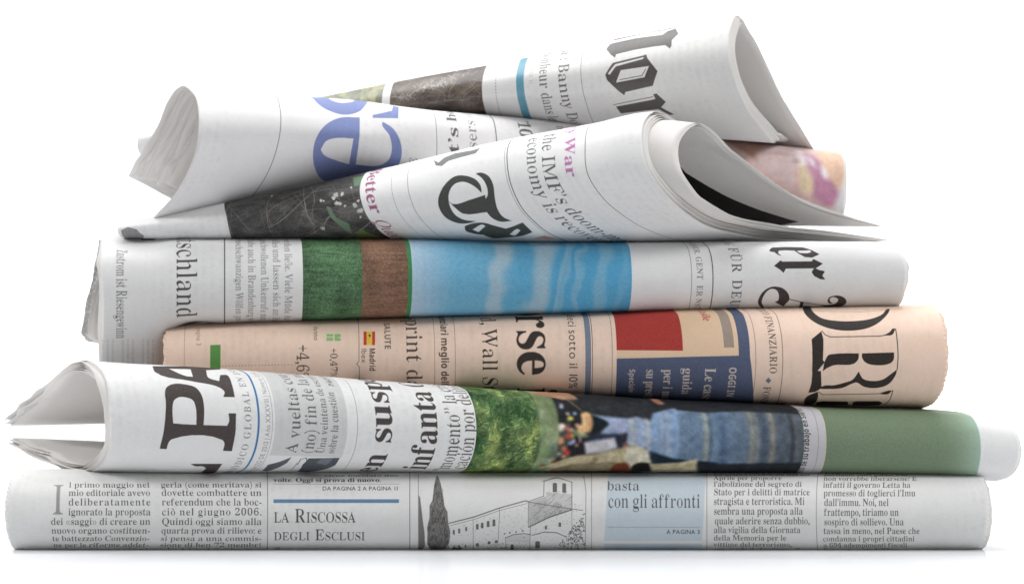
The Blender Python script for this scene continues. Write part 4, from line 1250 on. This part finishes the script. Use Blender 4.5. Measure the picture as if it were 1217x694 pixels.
# ================================================================== 6: paper with the blue letters
R6 = ((14, 45, -6), (30, 95, -22))
st = [curve([(152, 209, .104), (180, 162, .080), (222, 103, .052), (233, 116, .040), (237, 138, .032), (236, 162, .029), (229, 190, .032), (212, 226, .041), (187, 257, .055), (190, 261, .080), (200, 265, .105)]),
      curve([(256, 258, .122), (290, 180, .096), (327, 112.5, .064), (332, 122, .052), (334.5, 140, .044), (333, 161, .041), (327, 185, .044), (316, 211, .052), (297, 240, .065), (300, 248, .090), (310, 255, .112)]),
      curve([(370, 262, .134), (392, 182, .108), (417, 120, .074), (421, 130, .063), (424, 148, .056), (424, 164, .053), (420, 182, .056), (413, 202, .064), (402, 224, .075), (406, 236, .098), (416, 244, .120)]),
      sec(519, 132, 215, 0.064, -5, -4, R6, ((6, 40, -5), (12, 85, -8))),
      sec(590, 138, 222, 0.072, -8, -3, R6, ((6, 40, -5), (12, 85, -8))),
      sec(720, 149, 235, 0.086, -8, -6, R6, ((6, 30, -5), (12, 60, -8))),
      sec(865, 165, 248, 0.100, -8, -8, ((-2, 35, -6), (-5, 80, -20)), ((-1, 30, -1), (-2, 60, -2))),
      sec(1006, 181, 262, 0.115, -8, -5, ((-5, 30, -6), (-14, 70, -20)), ((-5, 30, 0), (-14, 60, 0)))]
s6 = Sheet(st, 5, 0.0005, 13)
p6 = Print(s6, 'blue_letter_page', (236, 234, 235), -0.06, 0.05)
BL = (128, 142, 196)
p6.rule(333.5, 150, 0.8, (104, 104, 108))
p6.poly([(427.5, 140), (404.5, 140.2), (386.3, 149.3), (374.6, 167.4), (372, 188.2), (374.6, 201.1), (381, 212), (392.8, 218), (419, 214), (445, 208), (470, 201), (477.2, 185.2), (476, 169.6), (468, 154), (455.2, 145), (453.9, 147.6), (463, 161.9), (465.6, 177.4), (461.7, 190.4), (450, 196.9), (422.8, 195.6), (427, 162)], BL, sm=True)
p6.poly([(381.1, 177.8), (387.6, 167.9), (399.3, 164.3), (420, 164.8), (414.8, 195.4), (399.3, 190.7), (385, 184.3)], (236, 234, 235), sm=True)
p6.poly([(370.8, 116), (378, 124), (389, 131), (409.6, 136.8), (427.8, 132.4), (437, 122), (430, 118.5), (418, 121.5), (404, 122.5), (394, 119.5), (388, 116)], BL, sm=True)
p6.poly([(443, 137), (465.6, 132), (467, 126.3), (474, 127.6), (473, 141), (443, 140.5)], BL, sm=True)
p6.text('E', (495, 195.5), 'roman', 14, (110, 108, 108), 'up')
p6.rule(519, 165, 0.7, (120, 120, 122))
p6.text('it’s hot in', (545, 183.5), 'bold', 20, (92, 90, 92), 'up', at=1, end=(545, 131), fit=8)
p6.text('users of', (567, 179), 'roman', 20, (130, 128, 130), 'up', at=1, end=(567, 138), fit=7)
p6.rule(589.5, 160, 1.1, (96, 96, 98))
p6.text('’10.', (613, 143), 'italic', 24, (104, 102, 102), 'down', end=(613, 163), fit=3)
p6.text('10', (661, 149), 'italic', 12, (140, 138, 138), 'down')
# picture on the right end
zz = z(760, 120, 3.803)
xR = p6.P(868, 200)[0]
xE = p6.W
n = vnoise(p6.H, int(xE - xR) + 1, 80, 80, 131, 3)
Cc = (np.array((214, 182, 178), np.float32)[None, None] + (n[..., None] - 0.5) * 30) / 255
p6.blend(int(xR), 0, np.ones(Cc.shape[:2], np.float32), Cc.astype(np.float32))
p6.poly(zz([(340, 170), (600, 190), (560, 230), (525, 270), (430, 210)]), (190, 148, 132))
p6.poly(zz([(800, 215), (920, 232), (960, 290), (940, 330), (900, 410), (850, 340), (810, 260)]), (236, 196, 170))
p6.poly(zz([(740, 235), (800, 262), (850, 340), (900, 410), (880, 480), (830, 470), (780, 430), (790, 360), (760, 290)]), (198, 138, 168))
p6.poly(zz([(690, 215), (740, 235), (760, 290), (730, 285), (710, 250)]), (232, 218, 222))
p6.poly(zz([(750, 240), (790, 275), (800, 310), (770, 285)]), (238, 232, 236)); p6.poly(zz([(815, 290), (845, 310), (852, 360), (825, 345)]), (240, 236, 238))
p6.poly(zz([(530, 240), (600, 190), (690, 215), (720, 285), (715, 360), (700, 390), (600, 330), (530, 280)]), (218, 192, 190))
p6.line(zz([(560, 235), (640, 238), (700, 250)]), 1.2, (120, 86, 90), 0.8)
p6.line(zz([(690, 268), (722, 272)]), 1.3, (90, 56, 64)); p6.line(zz([(545, 232), (600, 205)]), 1.6, (96, 60, 60), 0.7)
p6.line(zz([(720, 300), (716, 350), (700, 392)]), 1.2, (206, 90, 110), 0.7)
p6.poly(zz([(720, 285), (770, 330), (790, 400), (760, 430), (715, 390)]), (228, 206, 170))
p6.poly(zz([(716, 280), (745, 275), (752, 298), (725, 300)]), (244, 232, 206))
p6.poly(zz([(880, 470), (905, 400), (940, 325), (990, 325), (990, 520), (880, 520)]), (226, 224, 226))
xa_ = int(p6.P(866, 200)[0])
reg = p6.img[:, xa_:].copy(); acc = np.zeros_like(reg)
for dx_ in range(-9, 10, 3):
    for dy_ in range(-9, 10, 3):
        acc += np.roll(np.roll(reg, dx_, 1), dy_, 0)
p6.img[:, xa_:] = acc / 49 * (0.93 + 0.14 * vnoise(reg.shape[0], reg.shape[1], 20, 20, 177, 3))[..., None]
m6 = p6.finish()
n6_ = newspaper('white newspaper with large pale blue letters and an open corner hanging at left', (0, 0.1, 0.15))
page(s6, n6_, m6, 'front_page', 0, el=0.0004, er=-0.0006, rag=0.0003, uvbox=p6.box, nu=280, nt=190, seed=6, s_cut=s6.L)
pages(n6_, s6, 11, inner_w, seed=6, el=0.0005, er=0.0006, rag=0.0004, step=0.00038, pinch=0.3,
      extra=lambda k_: (-0.0013 * k_ + 0.001, -0.0001 * k_, 0.0035 * k_))

# ================================================================== 7: French paper on top
S7 = [
 [(180, 185, .152), (176, 172, .142), (171, 161, .130), (168, 156, .122), (165, 161, .118), (164, 167, .116), (164, 173, .116), (165, 180, .119), (168, 186, .124), (172, 188, .136), (178, 190, .150)],
 [(300, 165, .152), (294, 152, .142), (287, 139, .128), (284, 134.5, .119), (281, 140, .114), (280, 147, .111), (280, 154, .111), (281, 161, .114), (284, 168, .120), (292, 172, .134), (300, 174, .150)],
 [(422, 150, .152), (412, 132, .140), (401, 117, .124), (396, 112.5, .114), (392, 119, .108), (391, 127, .104), (391, 136, .104), (393, 144, .108), (397, 152, .115), (407, 156, .132), (417, 158, .150)],
 [(520, 148, .152), (504, 124, .138), (488, 101, .118), (481, 95.5, .106), (477, 104, .099), (475, 115, .095), (475, 126, .095), (477, 136, .099), (482, 146, .108), (495, 151, .126), (510, 154, .146)],
 [(640, 150, .152), (612, 118, .134), (588, 86, .110), (579, 78, .098), (574, 89, .090), (572, 101, .086), (572.5, 115, .086), (575, 128, .091), (580, 140, .100), (598, 146, .120), (618, 150, .142)],
 [(770, 162, .148), (740, 115, .126), (708, 64, .100), (696, 54, .088), (691, 70, .078), (690, 88, .073), (692, 106, .073), (697, 125, .078), (706, 147, .090), (730, 154, .112), (760, 160, .138)],
 [(880, 172, .138), (845, 110, .114), (808, 44, .088), (795, 34.5, .076), (788, 54, .066), (787, 77, .061), (790, 100, .061), (798, 126, .067), (812, 156, .082), (840, 163, .106), (875, 168, .132)],
 [(967, 178, .130), (932, 118, .106), (891, 36, .080), (877, 18.5, .068), (869.5, 42, .058), (870, 69, .053), (876, 95, .054), (889, 126, .061), (918, 164, .078), (925, 167, .100), (936, 169, .125)]]
s7 = Sheet([curve(q) for q in S7], 5, 0.0002, 17, thin=((0, 0.5), (0.4, 0.7), (1, 1)))
p7 = Print(s7, 'french_page', (230, 229, 228), -0.06, 0.06)
xs = [p7.P(x_, y_)[0] for x_, y_ in ((380, 115), (456, 108), (465, 108), (573, 105))]
p7.blend(int(xs[0]), 0, np.ones((p7.H, int(xs[1] - xs[0])), np.float32), blend_noise((128, 132, 114), (172, 170, 132), (188, 186, 178), 60, 26, 141)(p7.H, int(xs[1] - xs[0])))
p7.blend(int(xs[2]), 0, np.ones((p7.H, int(xs[3] - xs[2])), np.float32), dark_grass((82, 70, 64), (124, 112, 100), 143)(p7.H, int(xs[3] - xs[2])))
def strands7():
    R = random.Random(12)
    cy7 = p7.P(520, 110)[1]
    for i in range(170):
        x = R.uniform(xs[2], xs[3]); y = cy7 + R.gauss(0, 90); a_ = R.gauss(0.5, 0.7)
        pts = []
        Ln = R.uniform(20, 120)
        for q in range(6):
            pts.append((x, y)); x += math.cos(a_) * Ln / 6; y += math.sin(a_) * Ln / 6; a_ += R.uniform(-0.3, 0.3)
        p7.line_t(pts, R.uniform(0.8, 2.2), R.choice([(176, 170, 172), (150, 144, 140), (120, 130, 108)]), R.uniform(0.3, 0.7))
    zz = z(380, 0, 4.057)
    pth = [(380, 470), (430, 465), (480, 430), (520, 415), (560, 410), (600, 395), (640, 380), (690, 345)]
    for rep in range(4):
        p7.line(zz([(a + R.uniform(-8, 8), b + R.uniform(-8, 8)) for a, b in pth]), 0.7, (190, 188, 196), 0.35)
    for rep in range(90):
        a, b = R.choice(pth)
        a += R.uniform(-30, 30); b += R.uniform(-16, 16)
        p7.line(zz([(a, b), (a + R.uniform(-14, 14), b + R.uniform(-14, 14))]), 0.9, (200, 198, 206), 0.6)
clipx(p7, strands7, xs[2], xs[3])
for q in range(60):
    x_ = p7.P(589, 100)[0]; y_ = p7.P(589, 100)[1] + (q - 30) * 10
    p7.line_t([(x_, y_), (x_, y_ + 3)], 2.0, (90, 88, 88))
p7.text('avr. –', (600, 78), 'sans', 8, (110, 108, 108), 'down', at=4)
p7.band(613.5, 622.5, 100, (96, 160, 184))
p7.text('LIRE PAGE 11', (629, 100), 'sans', 7.2, (170, 168, 168), 'down', at=12)
p7.text('Bonheur dans les', (642.5, 77), 'roman', 20.5, (84, 80, 80), 'down', at=3, end=(646, 136), fit=12)
p7.text('Karma : Banny Don', (664.5, 76.5), 'roman', 20.5, (84, 80, 80), 'down', at=8, end=(671, 130), fit=13)
p7.rule(690.5, 90, 0.7, (128, 126, 126))
zz = z(620, 0, 4.057)
B7 = (92, 86, 86); W7 = (230, 229, 228)
p7.poly(zz([(440, 186), (600, 150), (720, 130), (762, 118), (745, 134), (715, 142), (610, 160), (450, 196)]), B7)
p7.poly(zz([(408, 240), (425, 216), (450, 208), (545, 188), (680, 170), (706, 152), (742, 140), (756, 165), (724, 196), (722, 224), (714, 236), (692, 220), (640, 226), (545, 242), (455, 264), (450, 280), (430, 266)]), B7)
p7.poly(zz([(403, 362), (440, 305), (585, 270), (600, 264), (606, 282), (655, 345), (632, 415), (500, 445), (495, 460), (480, 450), (412, 388)]), B7)
p7.poly(zz([(415, 358), (450, 312), (590, 277), (585, 286), (455, 322), (425, 362)]), W7)
p7.poly(zz([(455, 400), (478, 340), (614, 320), (592, 374)]), W7)
p7.line(zz([(474, 386), (580, 366), (598, 334)]), 0.9, B7)
p7.line(zz([(442, 507), (540, 486), (632, 468)]), 1.0, B7)
p7.poly(zz([(455, 515), (620, 484), (645, 478), (634, 456), (650, 452), (695, 492), (672, 518), (735, 552), (715, 556), (660, 528), (580, 536), (478, 548)]), B7)
m7 = p7.finish(spec=0.4, rough=0.42)
n7_ = newspaper('off white newspaper with three large blackletter letters, topmost in the pile', (0.05, 0.12, 0.17))
page(s7, n7_, m7, 'front_page', 0, er=-0.0007, rag=0.0002, uvbox=p7.box, nu=280, nt=190, seed=7)
pages(n7_, s7, 9, inner_w, seed=7, el=0.0006, er=0.0003, rag=0.00015, step=0.00042, pinch=0.7, extra=lambda k_: (0, -0.0006 + 0.0002 * k_, 0))

bpy.data.objects.remove(_tmpo)
bpy.data.curves.remove(_tmpc)
